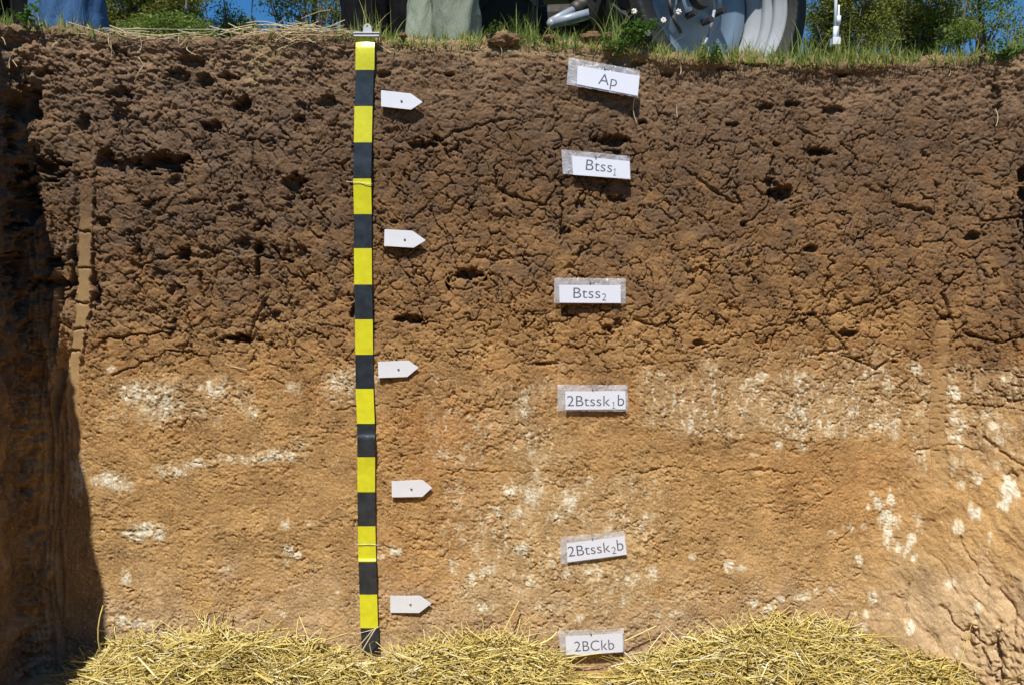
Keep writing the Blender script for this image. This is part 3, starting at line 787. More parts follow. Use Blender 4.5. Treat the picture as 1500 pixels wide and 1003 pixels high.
def make_straw(n, xr, yr, name, lmean, lift, seed, up=0.25):
    g = np.random.default_rng(seed)
    x = g.uniform(xr[0], xr[1], n); y = yr[0] + (yr[1] - yr[0]) * g.random(n) ** 1.0
    keep = (straw_z(x, y) > -1.885) & ~((np.abs(x - _lab_x) < 0.12) & (y > -0.085))
    x = x[keep]; y = y[keep]; n = len(x)
    az = g.normal(0, 0.9, n) + np.where(g.random(n) < 0.5, 0, math.pi) + 0.4 * perlin(x * 3, y * 3, 5)
    L = np.clip(g.lognormal(math.log(lmean), 0.5, n), 0.025, 0.34)
    pit = g.normal(0.03, up, n) * np.where((np.abs(x - _lab_x) < 0.2) & (y > -0.2), 0.15, 1.0)
    z = straw_z(x, y) + g.random(n) ** 1.6 * lift * np.where((np.abs(x - _lab_x) < 0.25) & (y > -0.3), 0.3, 1.0)
    d = np.stack([np.cos(az) * np.cos(pit), np.sin(az) * np.cos(pit), np.sin(pit)], -1)
    c = np.stack([x, y, z], -1)
    k = 4
    ts = np.linspace(-0.5, 0.5, k)
    bend = g.normal(0, 0.10, (n, 3)) * L[:, None]
    P = c[:, None] + d[:, None] * (ts[None, :, None] * L[:, None, None]) + bend[:, None] * ((ts ** 2 * 4)[None, :, None] - 0.3)
    P[..., 2] = np.maximum(P[..., 2], straw_z(P[..., 0], P[..., 1]) - 0.006)
    P[..., 1] = np.minimum(P[..., 1], -0.008 - 0.03 * (P[..., 2] < -1.7))
    rad = np.where(g.random(n) < 0.15, g.uniform(0.002, 0.0032, n), g.uniform(0.0007, 0.0019, n))[:, None] * np.ones((1, k))
    rad[:, -1] *= 0.6
    ti = np.clip(g.normal(0.52, 0.26, n), 0, 1)
    ti = np.where(g.random(n) < 0.025, 1.0, np.minimum(ti, 0.93))
    return tubes(name, P, rad, ti, M['straw'])
strawm = make_straw(19000, (-1.42, 1.34), (-0.01, -0.50), 'straw_bedding', 0.085, 0.035, 401)
tag(strawm, 'yellow straw spread over the pit floor against the soil face', kind='stuff')
s2 = make_straw(4500, (-1.42, 1.34), (-0.5, -1.0), 'loose_straw', 0.11, 0.03, 402)
tag(s2, 'yellow straw nearer the viewer on the pit floor', kind='stuff')
me = np_mesh('straw_base', np.stack([uu, vv, zz], -1).reshape(-1, 3), ff, {'tint': 0.12 + 0.1 * _h(ii, ii * 0, 3)})
tag(link('straw_base', me, M['straw'], smooth=True), 'compacted lower layer of the yellow straw bed', kind='stuff')
# ends that stand up against the face
def px_straws(name, items, m, rad=0.0011, bendamt=0.006, parent=None, seed=3, nside=4):
    g = np.random.default_rng(seed)
    P = []; rr = []
    for it in items:
        (u0, v0, y0), (u1, v1, y1) = it[0], it[1]
        A = np.array(at(u0, v0, y0)); B = np.array(at(u1, v1, y1))
        ts = np.linspace(0, 1, 5)[:, None]
        P.append(A + (B - A) * ts + g.normal(0, bendamt, 3) * (4 * ts * (1 - ts)))
        rr.append(np.full(5, it[2] if len(it) > 2 else rad))
    return tubes(name, np.array(P), np.array(rr), np.clip(g.normal(0.7, 0.15, len(P)), 0, 1), m, nside, parent)
items = []
g = np.random.default_rng(8)
for i in range(330):
    u0 = g.uniform(130, 1390)
    v0 = np.interp(u0, [p[0] for p in STR_L], [p[1] for p in STR_L])
    if 790 < u0 < 945 or 515 < u0 < 575: continue
    ln_ = g.uniform(8, 46); an = g.normal(0, 0.9)
    dep = g.uniform(-0.07, -0.03)
    items.append(((u0, v0 + 14, dep - 0.02), (u0 + ln_ * math.sin(an), v0 + 8 - ln_ * abs(math.cos(an)) * 0.75, dep), g.uniform(0.0008, 0.0016)))
items += [((146, 952, -0.06), (151, 886, -0.05), 0.0022), ((300, 900, -0.03), (292, 935, -0.06), 0.0018), ((296, 880, -0.03), (315, 880, -0.03), 0.0014), ((296, 880, -0.03), (290, 905, -0.04), 0.0014),
          ((437, 905, -0.04), (437, 960, -0.08), 0.0017), ((667, 925, -0.05), (700, 945, -0.07), 0.002), ((760, 880, -0.03), (735, 930, -0.06), 0.0022), ((778, 945, -0.07), (816, 925, -0.04), 0.0028),
          ((915, 938, -0.03), (962, 916, -0.03), 0.0016), ((1098, 890, -0.04), (1115, 925, -0.07), 0.0019), ((1205, 890, -0.04), (1220, 912, -0.06), 0.0018), ((1139, 893, -0.04), (1136, 920, -0.06), 0.0014),
          ((1000, 932, -0.06), (1030, 955, -0.09), 0.0022), ((740, 976, -0.2), (765, 985, -0.2), 0.004), ((375, 985, -0.25), (400, 1000, -0.28), 0.004)]
tag(px_straws('straw_ends', items, M['straw'], seed=21), 'straw stalks sticking up from the heap against the soil', kind='stuff')

# ------------------------------------------------------------------ measuring tape
tape_v = [55, 103, 156, 209, 262, 314, 364, 417, 468, 519, 569, 620, 669, 720, 770, 822, 870, 919, 955]
tape_u = [535, 534.5, 532.5, 531.5, 530.5, 531.5, 531.5, 532, 533, 533.5, 534, 536, 536.5, 536.5, 537, 538, 539.5, 541, 543.5]
tape = empty('striped_tape', at(535, 55, -0.03))
tag(tape, 'long yellow and black banded measuring tape hanging down the soil face under a white clip', 'measuring tape')
tape_y = {}
fy = [min(front_y(u, v, 12, 12), 0.0) - 0.006 for u, v in zip(tape_u, tape_v)]
fy = [min(fy[max(0, i - 1):i + 2]) for i in range(len(fy))]
def tape_off(v):
    y = np.interp(v, tape_v, fy)
    # creases that catch the sun: a short stretch of tape leans back
    for cv, am, wd in ((66, 0.0080, 3.6), (638, 0.0070, 4.2), (819, 0.0045, 2.0), (235, 0.003, 6), (268, 0.0012, 1.5), (430, 0.0015, 5), (735, 0.0015, 5)):
        y = y - am / (1 + math.exp(max(-60.0, min(60.0, -(v - cv) / (wd * 0.5))))) + am * sst(cv + 10, cv + 60, v)
    return float(y)
HWT = 0.0258
for i in range(18):
    v0, v1 = tape_v[i], tape_v[i + 1]
    bm = bmesh.new()
    rows = []
    K = 44
    for k in range(K + 1):
        t = k / K
        v = v0 + (v1 - v0) * t
        u = tape_u[i] + (tape_u[i + 1] - tape_u[i]) * t
        y = tape_off(v)
        c = at(u, v, y)
        hw = HWT * (1.05 if i == 0 else 1.0)
        ring = []
        for (sx, sy) in ((-1, -0.0005), (-0.5, -0.0016), (0, -0.0021), (0.5, -0.0016), (1, -0.0005), (1, 0.0006), (0, -0.0006), (-1, 0.0006)):
            ring.append(bm.verts.new((c.x + sx * hw, c.y + sy, c.z)))
        rows.append(ring)
    for k in range(K):
        for j in range(8):
            j2 = (j + 1) % 8
            bm.faces.new((rows[k][j], rows[k][j2], rows[k + 1][j2], rows[k + 1][j]))
    bm.faces.new(rows[0]); bm.faces.new(list(reversed(rows[-1])))
    bmesh.ops.recalc_face_normals(bm, faces=bm.faces)
    bmesh.ops.translate(bm, verts=bm.verts, vec=-tape.location)
    o = from_bm('yellow_band' if i % 2 == 0 else 'black_band', bm, M['yellow' if i % 2 == 0 else 'black'], tape)

def box(bm, c, s, rot=None):
    r = bmesh.ops.create_cube(bm, size=1)
    vs = r['verts']
    bmesh.ops.scale(bm, vec=s, verts=vs)
    if rot is not None: bmesh.ops.rotate(bm, cent=(0, 0, 0), matrix=rot, verts=vs)
    bmesh.ops.translate(bm, verts=vs, vec=c)
    return vs
def cyl(bm, p0, p1, r0, r1=None, seg=14, caps=True):
    p0 = Vector(p0); p1 = Vector(p1)
    r1 = r0 if r1 is None else r1
    d = p1 - p0
    rr = bmesh.ops.create_cone(bm, cap_ends=caps, segments=seg, radius1=r0, radius2=r1, depth=d.length)
    q = Vector((0, 0, 1)).rotation_difference(d.normalized()).to_matrix()
    bmesh.ops.rotate(bm, cent=(0, 0, 0), matrix=q, verts=rr['verts'])
    bmesh.ops.translate(bm, verts=rr['verts'], vec=(p0 + p1) / 2)
    return rr['verts']

cl = empty('tape_clip', at(538, 50, fy[0] - 0.006))
tag(cl, 'white plastic clip with a hole holding the top of the striped tape', 'clip')
bm = bmesh.new()
for (u0, v0, u1, v1, yo_, th) in ((518, 49.5, 557, 51.5, 0, 0.020), (519, 51.7, 556.5, 55.5, 0, 0.014)):
    A = at(u0, v0, fy[0]); B = at(u1, v1, fy[0])
    vs = box(bm, ((A.x + B.x) / 2, fy[0] - 0.004, (A.z + B.z) / 2), (abs(B.x - A.x), th, abs(A.z - B.z)))
bmesh.ops.bevel(bm, geom=bm.edges[:], offset=0.0012, segments=2, affect='EDGES')
bmesh.ops.translate(bm, verts=bm.verts, vec=-cl.location)
from_bm('clip_bar', bm, M['white_plastic'], cl)
# tongue with a hole: outline bridged to a circle
bm = bmesh.new()
out = [(531.5, 49.3), (532, 44), (533, 38), (535, 35.5), (538, 34.6), (541, 35.5), (543.5, 38.5), (544.5, 44), (545, 49.3), (538, 49.3)]
hc_ = (537.8, 38.8)
n_ = 40
def ray_hit(th):
    dx, dy = math.cos(th), math.sin(th)
    best = 1e9
    for i in range(len(out)):
        x0, y0 = out[i]; x1, y1 = out[(i + 1) % len(out)]
        ex, ey = x1 - x0, y1 - y0
        den = dx * ey - dy * ex
        if abs(den) < 1e-9: continue
        t = ((x0 - hc_[0]) * ey - (y0 - hc_[1]) * ex) / den
        s = ((x0 - hc_[0]) * dy - (y0 - hc_[1]) * dx) / den
        if t > 0 and -1e-6 <= s <= 1 + 1e-6: best = min(best, t)
    return best
fo = []; fi = []; bo = []; bi = []
for i in range(n_):
    th = 2 * math.pi * i / n_
    r = ray_hit(th)
    for L_, rr_, yy in ((fo, r, -0.0045), (fi, 1.9, -0.0045), (bo, r, 0.0), (bi, 1.9, 0.0)):
        L_.append(bm.verts.new(at(hc_[0] + rr_ * math.cos(th), hc_[1] + rr_ * math.sin(th), fy[0] + yy)))
for i in range(n_):
    j = (i + 1) % n_
    bm.faces.new((fo[i], fo[j], fi[j], fi[i])); bm.faces.new((bo[j], bo[i], bi[i], bi[j]))
    bm.faces.new((fo[j], fo[i], bo[i], bo[j])); bm.faces.new((fi[i], fi[j], bi[j], bi[i]))
bmesh.ops.recalc_face_normals(bm, faces=bm.faces)
bmesh.ops.translate(bm, verts=bm.verts, vec=-cl.location)
from_bm('clip_tongue', bm, M['steel'] if False else simple('grey_white_plastic', (0.42, 0.43, 0.44), 0.45), cl)

# strings tied round the tape
def polyline_tube(name, pts, r, m, parent=None, seg=6):
    bm = bmesh.new()
    for i in range(len(pts) - 1): cyl(bm, pts[i], pts[i + 1], r, seg=seg)
    if parent is not None: bmesh.ops.translate(bm, verts=bm.verts, vec=-parent.location)
    return from_bm(name, bm, m, parent, True)
for (pts, lab) in (([(507, 266), (517, 267), (528, 268), (536, 270), (545, 270)], 'thin pale string tied across the upper part of the striped tape'),
                   ([(520, 796), (528, 797), (545, 797), (556, 798)], 'thin pale string crossing the lower yellow band of the tape'),
                   ([(522, 928), (533, 925), (545, 922), (556, 917)], 'thin mauve string across the lowest black band of the tape')):
    P = [at(u, v, tape_off(v) - 0.0042 if 514 < u < 553 else tape_off(v) + 0.002) for u, v in pts]
    tag(polyline_tube('string_tie', P, 0.0010, M['string']), lab, 'string', 'strings tied across the tape')

# ------------------------------------------------------------------ white arrow tags
ARR = [([(558.2, 132.5), (602, 137.3), (619.3, 150), (602, 161.2), (558.2, 156.4)], (588.2, 148), 'white arrow tag beside the uppermost bands of the tape, in crumbly dark topsoil', 0.026),
       ([(563.3, 336), (604, 338.3), (624, 352.3), (606, 363.3), (562.7, 360.7)], (593, 350.7), 'white arrow tag in dark cracked clay, second arrow from the top', 0.016),
       ([(553.7, 529.3), (598.7, 527.7), (613.3, 538), (596.7, 551.7), (554.3, 553.3)], (583.7, 540), 'white arrow tag where dark clay turns to pale soil, third arrow from the top', 0.012),
       ([(573.7, 704), (618.3, 702), (633.3, 713.7), (618.7, 727.3), (574, 728)], (602.7, 715), 'white arrow tag on plain brown subsoil, fourth arrow from the top', 0.008),
       ([(571.7, 871.7), (615.3, 871.7), (632.3, 883.3), (614, 897.3), (571.7, 897)], (601.3, 884), 'lowest white arrow tag, just above the straw', 0.006)]
for pts, h, lab, stand in ARR:
    cu = sum(p[0] for p in pts) / 5; cv = sum(p[1] for p in pts) / 5
    y = min(front_y(cu, cv, 34, 14), 0.02) - 0.003
    y2 = y - stand * 0.25
    e = empty('arrow_tag', at(cu, cv, y2)); tag(e, lab, 'marker', 'white arrow tags down the soil face')
    bm = bmesh.new()
    fr = [bm.verts.new(at(u, v, y2 - 0.0009 - 0.00008 * (160 - (v % 170)) * 0)) for u, v in pts]
    bk = [bm.verts.new(at(u, v, y2 + 0.0009)) for u, v in pts]
    bm.faces.new(fr); bm.faces.new(list(reversed(bk)))
    for i in range(5):
        j = (i + 1) % 5
        bm.faces.new((fr[i], bk[i], bk[j], fr[j]))
    bmesh.ops.recalc_face_normals(bm, faces=bm.faces)
    bmesh.ops.bevel(bm, geom=bm.edges[:], offset=0.0005, segments=2, affect='EDGES')
    bmesh.ops.translate(bm, verts=bm.verts, vec=-e.location)
    from_bm('plate', bm, M['white_plastic'], e)
    bm = bmesh.new()
    hp = at(h[0], h[1], y2)
    cyl(bm, hp + Vector((0, -0.0035, 0)), hp + Vector((0, -0.0012, 0)), 0.0030, 0.0032, 14)
    cyl(bm, hp + Vector((0, -0.0012, 0)), hp + Vector((0, 0.05, 0)), 0.0014, 0.0010, 8)
    bmesh.ops.translate(bm, verts=bm.verts, vec=-e.location)
    from_bm('nail', bm, M['steel'], e, True)

# ------------------------------------------------------------------ horizon labels in clear bags
def text_mesh(body, w_target, h_cap, name='lettering'):
    cu_ = bpy.data.curves.new(name, 'FONT'); cu_.body = body; cu_.size = 1.0; cu_.offset = -0.006
    cu_.space_character = 1.02
    ob = bpy.data.objects.new(name, cu_); COL.objects.link(ob)
    dg = bpy.context.evaluated_depsgraph_get()
    me = bpy.data.meshes.new_from_object(ob.evaluated_get(dg))
    bpy.data.objects.remove(ob)
    co = np.empty(len(me.vertices) * 3, np.float32); me.vertices.foreach_get('co', co); co = co.reshape(-1, 3)
    x0, x1 = co[:, 0].min(), co[:, 0].max()
    return me, co, x0, x1
_, cB, _, _ = text_mesh('B', 1, 1); CAP = cB[:, 1].max()
LAB = [('Ap', [(833.3, 84.6), (937.9, 103.4), (934.6, 143.0), (830, 124)], [(846.2, 96.6), (937.0, 111.5), (934.2, 140.7), (844.7, 123.6)],
        [('Ap', 876.0, 123.2, 26.6, 15, 9.0)], 'clear bag label reading Ap, tilted, highest on the face under the weeds', 0.030),
       ('Btss1', [(822.3, 219), (922.5, 228.9), (923.9, 263.4), (824.5, 254.7)], [(837.5, 228.4), (922.0, 236.5), (923.2, 262.5), (839.6, 256.3)],
        [('Btss', 857.8, 249.2, 38, 15, 5.5), ('1', 897.8, 257.2, 4.6, 10, 5.5)], 'clear bag label reading Btss with a small 1, in dark cracked clay', 0.026),
       ('Btss2', [(812.1, 407.1), (916.6, 408), (916.6, 444.8), (811.3, 444.4)], [(819, 417.5), (909.2, 418), (909.4, 444), (819.8, 443.5)],
        [('Btss', 839.9, 436.8, 39, 15, 0.3), ('2', 881.9, 440.6, 6.1, 10.3, 0.3)], 'clear bag label reading Btss with a small 2, on brown cracked clay', 0.022),
       ('2Btssk1b', [(816.9, 563), (919.2, 563), (920, 602), (816.5, 601.1)], [(827.9, 572.4), (916.1, 572.1), (916.6, 599), (828.4, 599.4)],
        [('2Btssk', 830.8, 594.4, 62.8, 15, -0.3), ('1', 896.8, 597.9, 4.4, 10, 0), ('b', 904.9, 593.8, 9.4, 16.4, 0)], 'clear bag label reading 2Btssk with a small 1 and b, at the lime speckled boundary', 0.012),
       ('2Btssk2b', [(821.2, 785.6), (914.4, 776.9), (918.7, 812.6), (821.4, 825.5)], [(829.9, 795.1), (914.8, 784.3), (918, 811.6), (831.2, 822.9)],
        [('2Btssk', 832.8, 815.0, 62.5, 15, -6.8), ('2', 896.9, 810.9, 6.2, 10.3, -6.8), ('b', 904.6, 806.2, 9.4, 16.4, -6.8)], 'clear bag label reading 2Btssk with small 2 and b, tilted up on pale subsoil', 0.008),
       ('2BCkb', [(817.3, 923), (913.5, 919.5), (915.3, 954.6), (821.7, 961)], [(828.2, 931.2), (911.8, 926.5), (912.7, 954.2), (829.5, 960.3)],
        [('2BCkb', 842, 953.9, 58.4, 15, -3.4)], 'clear bag label reading 2BCkb, lowest, standing in the straw', 0.045)]
SCL = 0.001997
for nm, pouch, card, texts, lab, stand in LAB:
    cu = sum(p[0] for p in pouch) / 4; cv = sum(p[1] for p in pouch) / 4
    y = min(front_y(cu, cv, 52, 18), 0.0) - 0.004
    y2 = y - stand * 0.3
    e = empty('bag_label', at(cu, cv, y2)); tag(e, lab, 'label', 'soil horizon labels in clear bags')
    # the bag: back and front film, slightly wavy
    for layer, yy, mm in (('bag_back', 0.0015, M['film']), ('bag_front', -0.0015, M['film_front'])):
        bm = bmesh.new(); NU, NV = 22, 9
        gr = []
        for j in range(NV + 1):
            row = []
            for i in range(NU + 1):
                s, t = i / NU, j / NV
                u = (pouch[0][0] * (1 - s) + pouch[1][0] * s) * (1 - t) + (pouch[3][0] * (1 - s) + pouch[2][0] * s) * t
                v = (pouch[0][1] * (1 - s) + pouch[1][1] * s) * (1 - t) + (pouch[3][1] * (1 - s) + pouch[2][1] * s) * t
                edge = min(s, 1 - s) * NU < 0.5 or min(t, 1 - t) * NV < 0.5
                wv = 0.0012 * float(perlin(np.array([u / 9.0]), np.array([v / 7.0]), 77)[0]) * (1.6 if t < 0.3 else 0.5)
                if edge: v += 0.7 * float(perlin(np.array([u / 5.0]), np.array([v / 5.0 + 9]), 78)[0]); wv *= 2
                row.append(bm.verts.new(at(u, v, y2 + yy + wv)))
            gr.append(row)
        for j in range(NV):
            for i in range(NU):
                bm.faces.new((gr[j][i], gr[j + 1][i], gr[j + 1][i + 1], gr[j][i + 1]))
        bmesh.ops.translate(bm, verts=bm.verts, vec=-e.location)
        from_bm(layer, bm, mm, e, True)
    # paper card
    bm = bmesh.new()
    fr = [bm.verts.new(at(u, v, y2 - 0.0006)) for u, v in card]
    bk = [bm.verts.new(at(u, v, y2 + 0.0002)) for u, v in card]
    bm.faces.new(fr); bm.faces.new(list(reversed(bk)))
    for i in range(4):
        j = (i + 1) % 4
        bm.faces.new((fr[i], bk[i], bk[j], fr[j]))
    bmesh.ops.recalc_face_normals(bm, faces=bm.faces)
    bmesh.ops.translate(bm, verts=bm.verts, vec=-e.location)
    card_o = from_bm('card', bm, M['card'], e)
    for (body, bu, bv, wpx, cap, ang_) in texts:
        if body == '1':                            # numeral with flag and foot, as in the print
            st_ = 0.11
            q1 = [(0.08, 0), (0.62, 0), (0.62, 0.09), (0.41, 0.09), (0.41, 1.0), (0.31, 1.0), (0.10, 0.86), (0.10, 0.76), (0.30, 0.87), (0.30, 0.09), (0.08, 0.09)]
            me = bpy.data.meshes.new('lettering')
            me.from_pydata([(x, y, 0) for x, y in q1], [], [(0, 1, 2, 3, 9, 10), (3, 4, 5, 8, 9), (5, 6, 7, 8)])
            co = np.array([(x, y, 0) for x, y in q1], np.float32) * CAP; x0, x1 = co[:, 0].min(), co[:, 0].max()
        else:
            me, co, x0, x1 = text_mesh(body, wpx, cap)
        sx = wpx * SCL / (x1 - x0); sy = cap * SCL / (CAP if body != 'b' else co[:, 1].max())
        lx = (co[:, 0] - x0) * sx; ly = co[:, 1] * sy
        th = -R(ang_)
        P0 = at(bu, bv, y2 - 0.0009)
        px_ = P0.x + lx * math.cos(th) - ly * math.sin(th); pz_ = P0.z + lx * math.sin(th) + ly * math.cos(th)
        arr = np.stack([px_ - e.location.x, np.full_like(px_, P0.y - e.location.y), pz_ - e.location.z], -1).astype(np.float32)
        me.vertices.foreach_set('co', arr.ravel()); me.update()
        me.materials.clear()
        link('lettering', me, M['ink'], card_o)
    # pin through the top hem of the bag
    s = 0.5
    pu = pouch[0][0] * (1 - s) + pouch[1][0] * s; pv = pouch[0][1] * (1 - s) + pouch[1][1] * s + 5
    hp = at(pu, pv, y2)
    bm = bmesh.new()
    cyl(bm, hp + Vector((0, -0.006, 0.0)), hp + Vector((0, -0.0025, 0)), 0.0022, 0.0024, 12)
    cyl(bm, hp + Vector((0, -0.0025, 0)), hp + Vector((0, 0.05, 0)), 0.0008, 0.0006, 8)
    bmesh.ops.translate(bm, verts=bm.verts, vec=-e.location)
    from_bm('pin', bm, M['steel'], e, True)

# ------------------------------------------------------------------ straws, roots and twigs on the face and lip
g = np.random.default_rng(31)
items = []
for i in range(60):                                   # dry straw lying along the left part of the edge
    u0 = g.uniform(150, 520); v0 = float(np.interp(u0, LU, LV)) - 1 + g.normal(0, 3)
    an = g.normal(0, 0.35); ln_ = g.uniform(12, 60); s = 1 if g.random() < 0.5 else -1
    items.append(((u0, v0, -0.012 + g.uniform(-0.01, 0.02)), (u0 + s * ln_ * math.cos(an), float(np.interp(u0 + s * ln_, LU, LV)) - 1 + ln_ * math.sin(an) * 0.5, -0.01 + g.uniform(-0.012, 0.02)), g.uniform(0.0006, 0.0013)))
for i in range(34):
    u0 = g.uniform(400, 465); v0 = float(np.interp(u0, LU, LV)) + 2 + g.normal(0, 6)
    an = g.uniform(-1.0, 0.6); ln_ = g.uniform(15, 60)
    items.append(((u0, v0, -0.02), (u0 - ln_ * math.cos(an) * (1 if g.random() < .5 else -1), v0 - ln_ * math.sin(an) * 0.5 - 3, -0.03 + g.uniform(-.02, .02)), g.uniform(0.0006, 0.0014)))
for (u0, v0, u1, v1) in ((160, 55, 168, 80), (162, 60, 163, 88), (206, 56, 201, 78), (203, 84, 210, 97), (210, 97, 197, 121), (262, 52, 262, 70), (262, 70, 275, 56), (274, 70, 287, 81), (404, 74, 455, 56), (427, 45, 428, 63),
                         (15, 85, 14, 100), (15, 85, 25, 98), (2, 55, 8, 66), (930, 143, 932, 178), (1189, 712, 1202, 727), (84, 63, 76, 72), (110, 50, 128, 52), (128, 36, 128, 52), (160, 52, 100, 33), (330, 533, 362, 541),
                         (1190, 640, 1196, 650), (990, 150, 992, 172), (1390, 95, 1390, 112), (577, 72, 573, 90), (995, 88, 996, 110), (720, 60, 735, 82), (545, 60, 572, 78), (1458, 160, 1459, 185)):
    yy = min(front_y((u0 + u1) / 2, (v0 + v1) / 2, 6, 6), 0) - 0.003
    items.append(((u0, v0, yy), (u1, v1, yy), 0.0012))
tag(px_straws('dry_stalks', items, M['drystraw'], bendamt=0.004, seed=22), 'dry pale stalks lying along the pit edge and hanging on the soil', kind='stuff')
items = [((522, 967, -0.06), (550, 920, -0.055), 0.0016), ((516, 957, -0.06), (547, 921, -0.055), 0.0014), ((541, 942, -0.055), (545, 958, -0.06), 0.0012)]
tag(px_straws('pale_straw', items, M['drystraw'], bendamt=0.001, seed=5), 'few pale straws leaning over the bottom band of the tape', 'straw')

# ------------------------------------------------------------------ grass on the edge
def blades(name, roots, lens, leans, widths, tint, m, parent=None, k=4, seed=0):
    g = np.random.default_rng(seed)
    n = len(roots)
    az = g.uniform(0, 2 * math.pi, n)
    face = g.normal(0, 0.7, n)
    t = np.linspace(0, 1, k)
    d = np.stack([np.cos(az), np.sin(az), 0 * az], -1)
    P = roots[:, None] + np.array([0, 0, 1.0]) * (t[None, :, None] * lens[:, None, None]) * np.cos(leans * 0.6)[:, None, None] + d[:, None] * ((t ** 1.8)[None, :, None] * (lens * np.sin(leans))[:, None, None])
    droop = np.maximum(leans - 0.8, 0) * lens
    P[..., 2] -= droop[:, None] * (t ** 2.5)[None, :] * 0.9
    side_ = np.stack([np.cos(face), np.sin(face), 0 * face], -1)
    wdt = widths[:, None] * (1 - t[None, :] ** 1.6 * 0.93)
    Lf = P - side_[:, None] * wdt[..., None]; Rt = P + side_[:, None] * wdt[..., None]
    Vx = np.stack([Lf, Rt], 2)
    base = np.arange(n * k * 2).reshape(n, k, 2)
    ff = np.stack([base[:, :-1, 0], base[:, :-1, 1], base[:, 1:, 1], base[:, 1:, 0]], -1).reshape(-1, 4)
    off = np.array(parent.location) if parent is not None else np.zeros(3)
    me = np_mesh(name, Vx.reshape(-1, 3) - off, ff, {'tint': np.repeat(tint, k * 2)})
    return link(name, me, m, parent)

dens_u = np.array([0, 60, 150, 180, 330, 350, 470, 540, 700, 730, 790, 870, 960, 1000, 1190, 1300, 1400, 1500])
dens_w = np.array([1.1, 1.0, 0.5, 0.15, 0.1, 0.3, 0.7, 1.2, 1.2, 0.8, 1.5, 1.4, 1.3, 1.8, 1.8, 1.8, 1.6, 1.6])
hts_w = np.array([1.0, 0.9, 0.7, 0.5, 0.5, 0.6, 0.6, 0.65, 0.6, 0.65, 0.75, 0.7, 0.7, 0.8, 0.95, 1.0, 0.75, 0.8])
n0 = 19000
u0 = g.uniform(-60, 1560, n0)
clump = perlin(u0 / 14, u0 * 0 + 0.3, 71)
keep = g.random(n0) < np.interp(u0, dens_u, dens_w) / 1.8 * np.clip(0.65 + 0.9 * clump, 0.1, 1)
u0 = u0[keep]; clump = clump[keep]; n0 = len(u0)
ydep = -0.012 + 0.16 * g.random(n0) ** 1.6
xx = np.array([at(u, 60, 0).x for u in u0])
roots = np.stack([xx * (1 + ydep / 2.33), ydep, lip_z(xx) - 0.002 - 0.02 * (ydep < 0)], -1)
lens = np.clip(g.lognormal(math.log(0.023), 0.5, n0), 0.01, 0.12) * np.interp(u0, dens_u, hts_w) * (1 + 0.5 * clump) + 0.25 * np.maximum(ydep, 0)
leans = np.abs(g.normal(0.35, 0.45, n0))
tg = np.clip(g.normal(0.62, 0.28, n0) + 0.30 * perlin(u0 / 45, u0 * 0, 72), 0, 1)
tag(blades('grass', roots, lens, leans, g.uniform(0.0007, 0.0019, n0), tg, M['grass'], seed=1), 'short green and yellowing grass growing along the pit edge', kind='stuff')
# short roots, moss and hanging blades under the edge
n1 = 500
u1 = g.uniform(500, 1510, n1)
xx = np.array([at(u, 60, 0).x for u in u1])
roots = np.stack([xx, np.full(n1, -0.012) - 0.008 * g.random(n1), lip_z(xx) - 0.012 - 0.022 * g.random(n1)], -1)
tag(blades('hanging_grass', roots, np.clip(g.lognormal(math.log(0.026), 0.5, n1), 0.008, 0.08), np.clip(g.normal(1.3, 0.4, n1), 0.4, 2.0), g.uniform(0.0006, 0.0015, n1), np.clip(g.normal(0.6, 0.2, n1), 0, 1), M['grass'], seed=2),
    'grass and fine roots drooping over the top of the soil face', kind='stuff')

def tuft(u, v, n, L, name, lab, cat='grass', tint=0.55, spread=0.03, wmul=1.0, leanm=0.35, seed=0, grp=None):
    g = np.random.default_rng(seed)
    c = at(u, v, -0.008)
    e = empty(name, c); tag(e, lab, cat, grp)
    roots = np.array(c) + np.stack([g.normal(0, spread, n), g.uniform(-0.006, 0.05, n), g.normal(0, 0.004, n)], -1)
    ln_ = np.clip(g.lognormal(math.log(L), 0.45, n), L * 0.3, L * 2.6)
    blades('blades', roots, ln_, np.abs(g.normal(leanm, 0.35, n)), g.uniform(0.0009, 0.0020, n) * wmul, np.clip(g.normal(tint, 0.15, n), 0, 1), M['grass'], e, 6, seed)
    return e
tuft(765, 58, 150, 0.042, 'grass_tuft', 'tall bright green grass tuft in front of the black tyre', seed=41, tint=0.5, grp='tufts on the pit edge')
tuft(545, 50, 40, 0.055, 'grass_tuft', 'wispy grass tuft just behind the white tape clip', seed=42, tint=0.75, spread=0.025, grp='tufts on the pit edge')
tuft(905, 60, 60, 0.075, 'grass_tuft', 'long grey green grass tuft leaning beside the silver wheel', seed=43, tint=0.55, spread=0.018, grp='tufts on the pit edge')
tuft(1180, 88, 90, 0.05, 'grass_tuft', 'green grass tuft at the foot of the dark tyre edge on the right', seed=44, tint=0.5, spread=0.03, grp='tufts on the pit edge')
tuft(1290, 88, 80, 0.045, 'grass_tuft', 'yellow green tuft with a long bent blade under the right hand trees', seed=45, tint=0.72, spread=0.05, grp='tufts on the pit edge')

tuft(824, 62, 80, 0.028, 'grass_tuft', 'short olive tuft on the edge directly under the bend of the grey tube', seed=46, tint=0.7, spread=0.035, leanm=0.6, grp='tufts on the pit edge')

